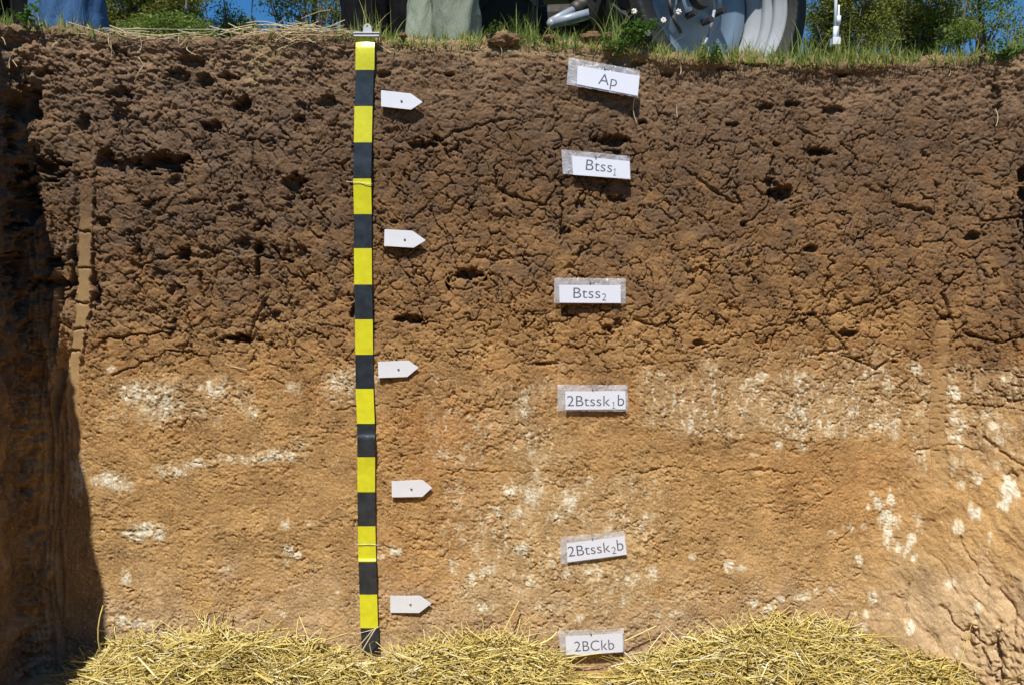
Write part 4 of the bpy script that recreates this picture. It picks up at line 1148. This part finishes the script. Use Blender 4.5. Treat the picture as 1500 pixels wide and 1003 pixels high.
def weed(u, v, n, r, lab, flowers=(), seed=0, lsize=0.014, stems=5, H_=0.09):
    g = np.random.default_rng(seed)
    c = at(u, v, -0.012)
    e = empty('weed', c); tag(e, lab, 'weed')
    bm = bmesh.new()
    tips = []
    for i in range(stems):
        an = g.uniform(-1.0, 1.0)
        tip = Vector((r * an, g.uniform(-0.015, 0.02), H_ * g.uniform(0.35, 1.0)))
        mid = tip * 0.5 + Vector((0, -0.006, 0.008))
        cyl(bm, (0, 0, -0.01), mid, 0.0013, 0.001, 6); cyl(bm, mid, tip, 0.001, 0.0006, 6)
        tips.append((mid, tip))
    stem_o = from_bm('stems', bm, M['weed'], e)
    a_ = stem_o.data.attributes.new('tint', 'FLOAT', 'POINT'); a_.data.foreach_set('value', np.full(len(stem_o.data.vertices), 0.3, np.float32))
    # lobed leaves, each a folded six sided blade
    vs = []; fs = []; ti = []
    for i in range(n):
        mid, tip = tips[g.integers(len(tips))]
        t = g.uniform(0, 1.0)
        p = (mid * (1 - t) + tip * t) if g.random() < 0.7 else mid * t
        p = np.array(p) + g.normal(0, 0.006, 3)
        az, pt = g.uniform(0, 2 * math.pi), g.uniform(-0.7, 0.9)
        d = np.array([math.cos(az) * math.cos(pt), math.sin(az) * math.cos(pt), math.sin(pt)])
        sd = np.cross(d, [0, 0, 1.0]); sd /= np.linalg.norm(sd) + 1e-9
        upv = np.cross(sd, d)
        L_ = lsize * g.uniform(0.6, 1.4)
        b0 = len(vs)
        for (x_, y_, z_) in ((0, 0, 0), (0.3, 0.32, 0.10), (0.72, 0.30, 0.10), (1, 0, -0.05), (0.72, -0.30, 0.10), (0.3, -0.32, 0.10), (0.5, 0, 0)):
            vs.append(p + d * x_ * L_ + sd * y_ * L_ + upv * z_ * L_)
            ti.append(g.random() * 0 + (i * 0.37) % 1)
        for f in ((0, 1, 6), (1, 2, 6), (2, 3, 6), (3, 4, 6), (4, 5, 6), (5, 0, 6)): fs.append([b0 + q for q in f])
    me = np_mesh('leaves', np.array(vs), np.array(fs), {'tint': np.array(ti)}, k=3)
    lo = link('leaves', me, M['weed'], e)
    lo['kind'] = 'stuff'
    for (fu, fv) in flowers:
        fp = at(fu, fv, -0.02) - c
        bm = bmesh.new()
        cyl(bm, Vector(c - c) + Vector((fp.x * 0.3, 0, 0)), fp, 0.0010, 0.0007, 6)
        so_ = from_bm('flower_stalk', bm, M['weed'], e)
        a_ = so_.data.attributes.new('tint', 'FLOAT', 'POINT'); a_.data.foreach_set('value', np.full(len(so_.data.vertices), 0.3, np.float32))
        bm = bmesh.new()
        for q in range(7):
            an = q / 7 * 2 * math.pi
            rr_ = bmesh.ops.create_icosphere(bm, subdivisions=1, radius=0.0032)
            bmesh.ops.scale(bm, vec=(1.4, 0.7, 0.9), verts=rr_['verts'])
            bmesh.ops.rotate(bm, cent=(0, 0, 0), matrix=Matrix.Rotation(an, 3, 'Y'), verts=rr_['verts'])
            bmesh.ops.translate(bm, verts=rr_['verts'], vec=fp + Vector((math.cos(an) * 0.005, g.uniform(-.002, .002), -math.sin(an) * 0.005)))
        from_bm('flower', bm, M['petal'], e)
    return e
weed(935, 62, 170, 0.055, 'leafy clover like weed with pale flowers in front of the silver wheel', [(929, 17), (994, 18), (949, 49), (972, 30)], 51, 0.013, 9, 0.085)
weed(905, 80, 220, 0.050, 'dense low weed clump on a soil lump above the Ap label', (), 52, 0.008, 9, 0.05)
weed(38, 36, 60, 0.035, 'broad leaved green weed at the far left of the edge', (), 53, 0.016, 5, 0.055)
weed(722, 52, 26, 0.03, 'small broad leaved weed in front of the black tyre', (), 54, 0.012, 4, 0.035)
weed(1470, 86, 120, 0.07, 'broad leaved weed hanging over the edge in the right corner', (), 55, 0.014, 8, 0.045)
weed(1040, 84, 60, 0.05, 'low weed rosette below the centre of the silver wheel', (), 56, 0.010, 5, 0.035)
weed(20, 60, 20, 0.02, 'small sparse weed seedling on the far left corner of the pit edge', (), 57, 0.008, 3, 0.03)

# soil clods sitting on the edge
def clod(u, v, r, lab, seed, Y=0.01, sq=(1.2, 1, 0.75)):
    bm = bmesh.new()
    bmesh.ops.create_icosphere(bm, subdivisions=4, radius=r)
    for vtx in bm.verts:
        c = vtx.co.copy()
        q = c / r
        n_ = float(perlin(np.array([q.x * 1.7 + seed]), np.array([q.z * 1.7 + q.y * 1.3]), seed)[0]) + 0.5 * float(perlin(np.array([q.x * 4 + seed]), np.array([q.z * 4 - q.y * 3]), seed + 3)[0]) + 0.3 * float(perlin(np.array([q.x * 9 + q.y * 5]), np.array([q.z * 9]), seed + 6)[0])
        vtx.co = c * (1 + 0.32 * n_)
        vtx.co.x *= sq[0]; vtx.co.y *= sq[1]; vtx.co.z *= sq[2]
    me = bpy.data.meshes.new('soil_clod'); bm.to_mesh(me); bm.free()
    nv = len(me.vertices)
    for nn, val in (('horizon', 0.12), ('lime', 0), ('redden', 0.15), ('claycoat_shade', 0), ('tan', 0), ('smoothed', 0)):
        a_ = me.attributes.new(nn, 'FLOAT', 'POINT'); a_.data.foreach_set('value', np.full(nv, val, np.float32))
    o = link('soil_clod', me, M['soil'], smooth=True)
    o.location = at(u, v, Y)
    tag(o, lab, 'clod', 'lumps of soil on the edge')
clod(738, 60, 0.030, 'wide rounded soil clod on the edge left of the tall tuft', 5, -0.004, (1.5, 0.8, 0.7))
clod(868, 56, 0.022, 'dark ragged clod in front of the grey tube', 8, 0.02, (1.5, 0.9, 0.7))
clod(890, 55, 0.016, 'small dark clod leaning on the ragged one beside the weeds', 12, 0.02)
clod(806, 57, 0.014, 'small reddish clod under the bend of the grey tube', 15, 0.0)
clod(590, 53, 0.010, 'tiny clod on the edge below the black trousers', 17, -0.006)

# thin string above the left edge
tag(polyline_tube('guide_string', [at(150, 41.5, 0.0), at(260, 43.5, 0.0), at(380, 43.5, 0.0), at(525, 46, 0.0)], 0.0007, M['string']), 'thin pale guide string stretched level above the left edge', 'string')

# ------------------------------------------------------------------ people standing behind the edge (cut by the top of the frame)
def skin_body(name, joints, bones, m, parent, sub=2):
    me = bpy.data.meshes.new(name)
    me.from_pydata([j[0] for j in joints], bones, [])
    o = bpy.data.objects.new(name, me); COL.objects.link(o)
    md = o.modifiers.new('skin', 'SKIN')
    for i, j in enumerate(joints):
        sv = me.skin_vertices[0].data[i]
        r = j[1]; sv.radius = r if isinstance(r, tuple) else (r, r)
        sv.use_root = (i == 0)
    md.use_smooth_shade = True
    ss = o.modifiers.new('sub', 'SUBSURF'); ss.levels = sub; ss.render_levels = sub
    dg = bpy.context.evaluated_depsgraph_get()
    dg.update()
    me2 = bpy.data.meshes.new_from_object(o.evaluated_get(dg))
    me2.name = name
    bpy.data.objects.remove(o)
    return link(name, me2, m, parent, True)

def trouser_leg(ax, ay, bx, by, z0, z1, r0, r1, seed, m, parent, nm='trousers'):
    """loose cloth leg from ankle (z0) to hip (z1) with folds"""
    NZ, NA = 60, 48
    zz_ = np.linspace(0, 1, NZ)[:, None]; th = np.linspace(0, 2 * math.pi, NA, endpoint=False)[None, :]
    r = r0 + (r1 - r0) * zz_
    f = 0.010 * perlin(np.cos(th) * 2.2 + 3 + 0 * zz_, zz_ * 7 + np.sin(th) * 2.2, seed) + 0.006 * perlin(np.cos(th) * 4 + zz_ * 3, zz_ * 16 + np.sin(th) * 4, seed + 1)
    f = f + 0.012 * np.exp(-zz_ * 9) * np.cos(3 * th + seed)
    rr_ = r + f
    x = ax + (bx - ax) * zz_ + rr_ * np.cos(th) * 1.0; y = ay + (by - ay) * zz_ + rr_ * np.sin(th) * 0.95
    z = z0 + (z1 - z0) * zz_ + 0 * th
    P = np.stack([x, y, z + 0 * x], -1)
    ii = np.arange(NZ * NA).reshape(NZ, NA)
    ff = np.stack([ii[:-1, :], np.roll(ii, -1, 1)[:-1, :], np.roll(ii, -1, 1)[1:, :], ii[1:, :]], -1).reshape(-1, 4)
    me = np_mesh(nm, P.reshape(-1, 3), ff)
    return link(nm, me, m, parent, True)

def person(X, Y, rot, trouser, lab, r_leg, gap, seed, step=0.0, shirt='shirt'):
    """feet at +-gap along local x, rot about z"""
    z0 = 0.0
    e = empty('person', (X, Y, z0), (0, 0, rot)); tag(e, lab, 'person', 'people standing behind the pit edge')
    J = [((0, 0, 0.95), (0.15, 0.10)), ((0, 0, 1.15), (0.13, 0.09)), ((0, 0, 1.38), (0.17, 0.10)), ((0, 0, 1.47), 0.055), ((0, 0.01, 1.55), 0.055), ((0, 0.0, 1.64), (0.075, 0.09)), ((0, 0, 1.72), (0.06, 0.08)),
         ((0.19, 0, 1.40), 0.055), ((0.24, 0.02, 1.12), 0.042), ((0.25, -0.08, 0.88), 0.028), ((0.25, -0.12, 0.80), (0.020, 0.04)),
         ((-0.19, 0, 1.40), 0.055), ((-0.24, 0.02, 1.12), 0.042), ((-0.25, -0.08, 0.88), 0.028), ((-0.25, -0.12, 0.80), (0.020, 0.04)),
         ((0.09, 0, 0.86), 0.085), ((gap, step * 0.5, 0.48), 0.055), ((gap, step, 0.09), 0.038), ((gap, step - 0.12, 0.04), (0.04, 0.03)),
         ((-0.09, 0, 0.86), 0.085), ((-gap, -step * 0.5, 0.48), 0.055), ((-gap, -step, 0.09), 0.038), ((-gap, -step - 0.12, 0.04), (0.04, 0.03))]
    B = [(0, 1), (1, 2), (2, 3), (3, 4), (4, 5), (5, 6), (2, 7), (7, 8), (8, 9), (9, 10), (2, 11), (11, 12), (12, 13), (13, 14), (0, 15), (15, 16), (16, 17), (17, 18), (0, 19), (19, 20), (20, 21), (21, 22)]
    skin_body('body', J, B, M['skin'], e)
    for s in (1, -1):
        trouser_leg(gap * s, step * s, 0.09 * s, 0, 0.05, 0.92, r_leg, 0.105, seed + s, M[trouser], e, 'trouser_leg')
        bm = bmesh.new()
        bmesh.ops.create_uvsphere(bm, u_segments=16, v_segments=10, radius=1)
        bmesh.ops.scale(bm, vec=(0.055, 0.145, 0.055), verts=bm.verts)
        for q in bm.verts: q.co.z = max(q.co.z, -0.035)
        bmesh.ops.translate(bm, verts=bm.verts, vec=(gap * s, step * s - 0.06, 0.037))
        from_bm('boot', bm, M['leather'], e, True)
    trouser_leg(0, 0, 0, 0, 0.84, 1.02, 0.185, 0.155, seed + 7, M[trouser], e, 'trouser_seat')
    trouser_leg(0, 0, 0, 0, 0.98, 1.44, 0.180, 0.185, seed + 9, M[shirt], e, 'shirt')
    bm = bmesh.new()
    bmesh.ops.create_uvsphere(bm, u_segments=20, v_segments=12, radius=1)
    bmesh.ops.scale(bm, vec=(0.088, 0.105, 0.075), verts=bm.verts)
    bmesh.ops.translate(bm, verts=bm.verts, vec=(0, 0.02, 1.73))
    from_bm('hair', bm, M['hair'], e, True)
    return e
def xat(u, Y, v=20): return at(u, v, Y).x
person(xat(100, 0.36), 0.36, R(90), 'denim', 'person in loose blue denim trousers at the left edge of the pit', 0.102, 0.02, 61, 0.045)
person(xat(20, 0.75), 0.75, R(15), 'blackcloth', 'person in black trousers at the far left, behind the one in blue', 0.115, 0.11, 64, 0.0)
person(xat(647, 0.36), 0.40, R(90), 'khaki', 'person in grey green trousers standing at the edge right of the tape clip', 0.086, 0.02, 67, 0.05)
person(xat(573, 0.62), 0.62, R(0), 'blackcloth', 'person in black trousers, feet apart, behind the tape clip', 0.088, 0.088, 70, 0.0)

# ------------------------------------------------------------------ tractor, only its wheels and drawbar show
TX = empty('tractor', (at(870, 20, 1.5).x, 2.1, 0.0))
tag(TX, 'tractor with silver dished wheel, black tyres and pale tubular drawbar behind the edge', 'tractor')
def lathe(name, prof, m, mw, parent, seg=72, closed=False):
    """prof: (radius, axial) revolved about local Y; mw: matrix world"""
    bm = bmesh.new()
    rings = []
    for (r, y) in prof:
        rings.append([bm.verts.new((r * math.cos(2 * math.pi * i / seg), y, r * math.sin(2 * math.pi * i / seg))) for i in range(seg)])
    pr = list(range(len(prof) - 1))
    for k in pr:
        for i in range(seg):
            j = (i + 1) % seg
            bm.faces.new((rings[k][i], rings[k][j], rings[k + 1][j], rings[k + 1][i]))
    if closed:
        for i in range(seg):
            j = (i + 1) % seg
            bm.faces.new((rings[-1][i], rings[-1][j], rings[0][j], rings[0][i]))
    bmesh.ops.recalc_face_normals(bm, faces=bm.faces)
    o = from_bm(name, bm, m, parent, True)
    o.matrix_local = mw
    return o
def wheel(cx, cy, cz, yaw, Rt, Rr, wd, dish, lab=None):
    """axis along local Y, outer side is -Y"""
    W = Matrix.Translation(Vector((cx, cy, cz)) - TX.location) @ Matrix.Rotation(yaw, 4, 'Z')
    I = Matrix.Identity(4)
    we = empty('wheel'); we.parent = TX; we.matrix_local = W
    if lab: we['label'] = lab
    h = wd / 2
    lathe('tyre', [(Rr, -h * .62), (Rr + .03, -h * .8), (Rr + .09, -h), (Rt - .10, -h * 1.0), (Rt - .035, -h * .90), (Rt - .02, -h * .5), (Rt - .018, 0), (Rt - .02, h * .5), (Rt - .035, h * .9), (Rt - .10, h), (Rr + .09, h), (Rr + .03, h * .8), (Rr, h * .62)], M['rubber'], I, we, 96)
    bm = bmesh.new()
    NL = 20
    for i in range(NL):                       # chevron lugs
        for s in (-1, 1):
            a0 = 2 * math.pi * (i + (0.5 if s > 0 else 0)) / NL
            vs = []
            for k in range(5):
                t = k / 4
                y_ = s * (0.02 + t * (h * 0.98 - 0.02)); aa = a0 + s * 0 + t * 0.20
                ro = Rt - (0.0 if t < 0.75 else (t - 0.75) * 0.22)
                for (da, r_) in ((-0.045, Rt - 0.045 - (0.05 if t > .9 else 0)), (-0.038, ro), (0.038, ro), (0.045, Rt - 0.045 - (0.05 if t > .9 else 0))):
                    vs.append(bm.verts.new((r_ * math.cos(aa + da), y_, r_ * math.sin(aa + da))))
            for k in range(4):
                for q in range(3):
                    bm.faces.new((vs[k * 4 + q], vs[k * 4 + q + 1], vs[k * 4 + 5 + q], vs[k * 4 + 4 + q]))
            bm.faces.new(vs[0:4]); bm.faces.new(list(reversed(vs[16:20])))
    bmesh.ops.recalc_face_normals(bm, faces=bm.faces)
    from_bm('tread_lugs', bm, M['rubber'], we)
    # rim: flange, stepped barrel
    lathe('rim', [(Rr + .012, -h * .66), (Rr + .02, -h * .74), (Rr + .014, -h * .84), (Rr + .004, -h * .86), (Rr - .004, -h * .78), (Rr - .004, -h * .66), (Rr - .018, -h * .60), (Rr - .019, -h * .42), (Rr - .010, -h * .36), (Rr - .010, -h * .28), (Rr - .026, -h * .20), (Rr - .030, -h * .02), (Rr - .022, h * .05), (Rr - .024, h * .12), (Rr - .042, h * .2), (Rr - .055, 0.045), (Rr - .06, dish), (Rr - .05, h * .5), (Rr, h * .66)], M['rimlip'], I, we, 96)
    lathe('disc', [(Rr - .058, dish - .01), (Rr - .075, dish - .025), (Rr - .12, dish - .02), (Rr * .45, dish - .005), (Rr * .42, dish - .03), (Rr * .30, dish - .035), (Rr * .28, dish - .06), (0.001, dish - .062), (0.001, dish), (Rr - .058, dish)], M['rim'], I, we, 96)
    bm = bmesh.new()
    cyl(bm, (0, dish - .05, 0), (0, -0.02, 0), 0.055, 0.05, 20)
    hb = bm
    for i in range(8):
        an = 2 * math.pi * (i + .3) / 8
        bm = bmesh.new()
        cyl(bm, (0.10 * math.cos(an), dish - .06, 0.10 * math.sin(an)), (0.10 * math.cos(an), dish - .105, 0.10 * math.sin(an)), 0.013, 0.013, 6)
        from_bm('bolt', bm, M['dark_metal'], we)
    bm = hb
    from_bm('hub', bm, M['dark_metal'], we, False)
    return we, W
Yw = 0.65
cw = at(1026, -8, Yw)
w1, W1 = wheel(cw.x, Yw, cw.z, R(29), 0.435, 0.342, 0.22, 0.07, 'silver dished wheel')
# ragged cable hanging over the disc and slot in the barrel
def local_tube(name, pts, r, m, we, seg=8):
    bm = bmesh.new()
    for i in range(len(pts) - 1): cyl(bm, pts[i], pts[i + 1], r, seg=seg)
    return from_bm(name, bm, m, we, True)
local_tube('hose', [(0.02, -0.02, 0.05), (0.06, -0.01, -0.05), (0.045, 0.0, -0.14), (0.01, 0.005, -0.20), (0.0, 0.01, -0.27), (0.01, 0.012, -0.36)], 0.006, M['tube'], w1)
local_tube('loop_hose', [(-0.16, 0.0, 0.05), (-0.165, -0.02, -0.05), (-0.15, -0.02, -0.11), (-0.10, -0.01, -0.16)], 0.007, M['dark_metal'], w1)
# slot: dark oval patch of depth in barrel
bm = bmesh.new()
aa0 = -0.98
for k in range(3):
    pass
cyl(bm, (0.298 * math.cos(-0.75), 0.045, 0.298 * math.sin(-0.75)), (0.335 * math.cos(-0.75), 0.045, 0.335 * math.sin(-0.75)), 0.019, 0.019, 20)
from_bm('hand_hole', bm, M['rubber'], w1)
# second wheel, seen on its tread
cw2 = at(742, 40, 1.30)
w2, W2 = wheel(cw2.x, 1.45, 0.56, R(86), 0.56, 0.30, 0.32, 0.03, 'black tyre seen on its tread')
# pale tubular drawbar
def w2l(p): return Vector(p) - TX.location
bend = at(806, 37, 1.0)
def tubepath(name, pts, r, m):
    bm = bmesh.new()
    for i in range(len(pts) - 1):
        cyl(bm, pts[i], pts[i + 1], r, seg=20)
        bmesh.ops.translate(bm, verts=bmesh.ops.create_uvsphere(bm, u_segments=20, v_segments=10, radius=r)['verts'], vec=pts[i + 1])
    bmesh.ops.translate(bm, verts=bmesh.ops.create_uvsphere(bm, u_segments=20, v_segments=10, radius=r)['verts'], vec=pts[0])
    bmesh.ops.translate(bm, verts=bm.verts, vec=-TX.location)
    return from_bm(name, bm, m, TX, True)
tubepath('drawbar_tube', [at(808, 35.5, 1.0), at(870, 19, 1.05), at(935, -8, 1.15)], 0.021, M['tube'])
tubepath('drawbar_tube', [at(808, 33, 1.02), at(845, 13, 1.15), at(900, -18, 1.35)], 0.019, M['tube'])
tubepath('drawbar_clamp', [at(845, 14, 1.14), at(868, 0, 1.2)], 0.035, M['dark_metal'])
bm = bmesh.new()
for (u, v, y, s) in ((885, 0, 1.7, (0.35, 0.3, 0.16)), (905, 20, 1.8, (0.30, 0.25, 0.2)), (865, 22, 1.9, (0.12, 0.2, 0.3)), (935, 10, 1.75, (0.14, 0.12, 0.5))):
    p = at(u, v, y)
    box(bm, p, s, Matrix.Rotation(0.2, 3, 'Y'))
bmesh.ops.bevel(bm, geom=bm.edges[:], offset=0.02, segments=2, affect='EDGES')
box(bm, (cw.x - 0.25, 2.3, 1.25), (1.3, 1.4, 0.45))
cyl(bm, (cw2.x + 0.1, 1.45, 0.56), (cw.x + 0.05, 1.0, 0.42), 0.07)
bmesh.ops.translate(bm, verts=bm.verts, vec=-TX.location)
from_bm('chassis', bm, M['dark_metal'], TX)

# ------------------------------------------------------------------ white instrument post
Yp = 4.0
pe = empty('instrument_post', (xat(1224, Yp), Yp, 0.0)); tag(pe, 'slim white post with side tube and small white box before the right trees', 'post')
def plocal(u, v, y=Yp): return at(u, v, y) - pe.location
bm = bmesh.new(); b0 = plocal(1222, 66); cyl(bm, plocal(1222.5, 60), plocal(1226.5, -60), 0.012, seg=14); cyl(bm, plocal(1222.2, 60), plocal(1224, 40), 0.018, seg=14)
from_bm('main_pipe', bm, M['white_plastic'], pe, True)
bm = bmesh.new(); cyl(bm, plocal(1227.5, 60), plocal(1228.8, 8), 0.007, seg=12); cyl(bm, plocal(1228.2, 36), plocal(1228.6, 24), 0.017, seg=12)
from_bm('side_tube', bm, M['white_plastic'], pe, True)
bm = bmesh.new(); box(bm, plocal(1223.5, 62, Yp - 0.02), (0.065, 0.06, 0.062)); bmesh.ops.bevel(bm, geom=bm.edges[:], offset=0.006, segments=2, affect='EDGES')
from_bm('box', bm, M['white_plastic'], pe)
bm = bmesh.new(); cyl(bm, (b0.x, 0, -0.05), (b0.x, 0, b0.z), 0.014, seg=12); from_bm('stake', bm, M['dark_metal'], pe, True)

# ------------------------------------------------------------------ trees
def leafcloud(name, centres, sizes, n_per, leaf, m, parent, seed, flat=0.6):
    g = np.random.default_rng(seed)
    C = np.repeat(np.array(centres), n_per, 0); Sz = np.repeat(np.array(sizes), n_per, 0)
    n = len(C)
    d = g.normal(0, 1, (n, 3)); d /= np.linalg.norm(d, axis=1, keepdims=True)
    rr_ = g.random(n)[:, None] ** 0.45
    P = C + d * rr_ * Sz
    ax = g.normal(0, 1, (n, 3)); ax[:, 2] = ax[:, 2] * 0.8 - 0.3; ax /= np.linalg.norm(ax, axis=1, keepdims=True)
    sd = np.cross(ax, g.normal(0, 1, (n, 3))); sd /= np.linalg.norm(sd, axis=1, keepdims=True)
    L = leaf * g.uniform(0.6, 1.5, n)[:, None]; Wd = L * g.uniform(0.26, 0.48, n)[:, None]
    Vx = np.stack([P - ax * L * .5, P + sd * Wd * .5, P + ax * L * .5, P - sd * Wd * .5], 1)
    ff = np.arange(n * 4).reshape(n, 4)
    ct = np.repeat(g.random(len(centres)), n_per)
    ti = np.clip(0.65 * ct + 0.35 * g.random(n) + 0.05, 0, 1)
    off = np.array(parent.location)
    me = np_mesh(name, Vx.reshape(-1, 3) - off, ff, {'tint': np.repeat(ti, 4)})
    return link(name, me, m, parent)

def tree(lab, u, Y, blobs, leafm, seed, leaf=0.075, dens=1.0, trunk_r=0.13, hgt=9.0, bare=(), gap=0.0):
    """blobs: (u, v, ru, rv) crown masses in the seen band; the crown carries on above"""
    g = np.random.default_rng(seed)
    bx = xat(u, Y)
    e = empty('tree', (bx, Y, 0)); tag(e, lab, 'tree', 'trees beyond the pit')
    sc = (Y + 2.33) / F_PX
    bm = bmesh.new()
    pts = [Vector((0, 0, -0.05)), Vector((g.normal(0, .1), 0, hgt * .25)), Vector((g.normal(0, .2), 0.1, hgt * .55)), Vector((g.normal(0, .3), 0, hgt * .92))]
    for i in range(3): cyl(bm, pts[i], pts[i + 1], trunk_r * (1 - i * .28), trunk_r * (1 - (i + 1) * .28), 10)
    from_bm('trunk', bm, M['bark'], e, True)
    centres = []; sizes = []
    for (bu, bv, ru, rv) in blobs:
        nb = max(3, int(ru * rv / 30.0 * dens))
        for i in range(nb):
            th = g.uniform(0, 2 * math.pi); q = g.random() ** 0.5
            cu = bu + ru * q * math.cos(th); cv = bv + rv * q * math.sin(th)
            yy = Y + g.uniform(-1, 1) * ru * sc * 0.8
            centres.append(np.array(at(cu, cv, yy)))
            s = g.uniform(0.09, 0.22) * (Y / 12.0)
            sizes.append((s * 1.5, s * 1.3, s * 0.8))
    bm = bmesh.new()
    for i in range(0, len(centres), 3):
        c = Vector(centres[i]) - e.location
        st = pts[1].lerp(pts[2], g.uniform(0.0, 1.0)); st.z = min(st.z, max(0.8, c.z - 0.3 * abs(c.x)))
        mid = st.lerp(c, 0.55) + Vector((0, 0, -0.1)) + Vector(g.normal(0, .12, 3))
        cyl(bm, st, mid, 0.035, 0.02, 6); cyl(bm, mid, c, 0.018, 0.006, 5)
    for (a0, a1, b0_, b1, r_) in bare:
        cyl(bm, at(a0, a1, Y) - e.location, at(b0_, b1, Y) - e.location, r_, r_ * .6, 8)
    from_bm('branches', bm, M['bark'], e, True)
    leafcloud('crown', centres, sizes, 46, leaf, leafm, e, seed)
    # upper crown, out of the frame
    c2 = []; z2 = []
    tot = max(b_[2] for b_ in blobs) * sc
    for i in range(45):
        c2.append(np.array([bx + g.normal(0, tot * .55), Y + g.normal(0, tot * .5), at(u, -30, Y).z + 0.5 + abs(g.normal(0, 1.3))])); z2.append((0.55, 0.55, 0.4))
    leafcloud('upper_crown', c2, z2, 40, leaf * 2.6, leafm, e, seed + 1)
    return e
tree('dense olive tree left of centre beside the blue trousers, dark and round sided', 205, 13, [(200, 10, 58, 55), (255, 5, 42, 45), (175, 30, 30, 30), (285, 40, 22, 14), (230, 46, 60, 12)], M['leaf_olive'], 71, 0.07, 2.0)
tree('low bright green bushy tree at the foot of the dense olive tree', 262, 11, [(250, 40, 45, 17), (215, 42, 30, 12), (290, 46, 22, 10)], M['leaf_green'], 72, 0.06, 2.6, 0.07, 5.4)
tree('small pointed young tree standing alone against blue sky', 332, 12, [(332, 30, 11, 16), (333, 45, 16, 14), (331, 15, 4, 7)], M['leaf_grey'], 73, 0.055, 2.6, 0.05, 5.6)
tree('smaller young tree just right of the lone pointed one', 353, 12, [(353, 34, 8, 11), (366, 42, 12, 9), (352, 48, 14, 10)], M['leaf_green'], 74, 0.055, 2.6, 0.05, 5.3)
tree('open feathery tree left of the tape clip with sky showing through', 452, 14, [(440, -6, 62, 18), (415, 12, 28, 12), (470, 28, 36, 16), (452, 45, 26, 10), (505, 6, 32, 20), (380, -14, 20, 8), (520, 25, 14, 14)], M['leaf_olive'], 75, 0.065, 1.0, 0.10, 9,
     [(440, 60, 452, -20, .03), (488, 60, 495, -20, .03), (505, 60, 500, -20, .02), (520, 60, 528, 5, .02), (395, 20, 440, 40, .012), (475, 60, 470, 10, .02)])
tree('distant green tree glimpsed between the black tyre and the grey tube', 822, 18, [(815, 22, 24, 12), (838, 10, 12, 16), (790, 10, 20, 20)], M['leaf_green'], 76, 0.08, 1.8)
tree('yellowish green tree behind the white post', 1225, 13, [(1210, 20, 30, 45), (1250, 10, 38, 40), (1280, 40, 22, 30), (1205, 65, 26, 20), (1250, 65, 40, 16)], M['leaf_olive'], 77, 0.07, 1.7)
tree('big rounded dark green tree right of the white post', 1345, 14, [(1345, 5, 60, 40), (1320, 38, 38, 32), (1375, 35, 46, 24), (1340, 66, 40, 14), (1400, 42, 22, 18), (1300, 10, 18, 25)], M['leaf_olive'], 78, 0.07, 1.7)
tree('small bright green tree in the gap at the right', 1415, 12, [(1408, 42, 20, 14), (1395, 60, 16, 8)], M['leaf_green'], 79, 0.06, 2.0, 0.06, 6)
tree('thin crowned tree at the far right with dark branches against the sky', 1445, 15, [(1440, 2, 30, 14), (1475, 10, 34, 16), (1455, 40, 26, 8), (1495, 40, 22, 14), (1430, 22, 16, 8), (1470, 60, 30, 6), (1500, 65, 18, 10)], M['leaf_green'], 80, 0.065, 1.0, 0.10, 9,
     [(1445, 85, 1440, 20, .05), (1445, 70, 1425, 25, .03), (1447, 60, 1470, 15, .03), (1443, 50, 1480, 35, .02), (1446, 75, 1418, 45, .02), (1470, 75, 1500, 50, .02)])
tree('grey green tree at the far left behind the people', -20, 14, [(-10, 20, 60, 40)], M['leaf_grey'], 81, 0.07, 1.2)
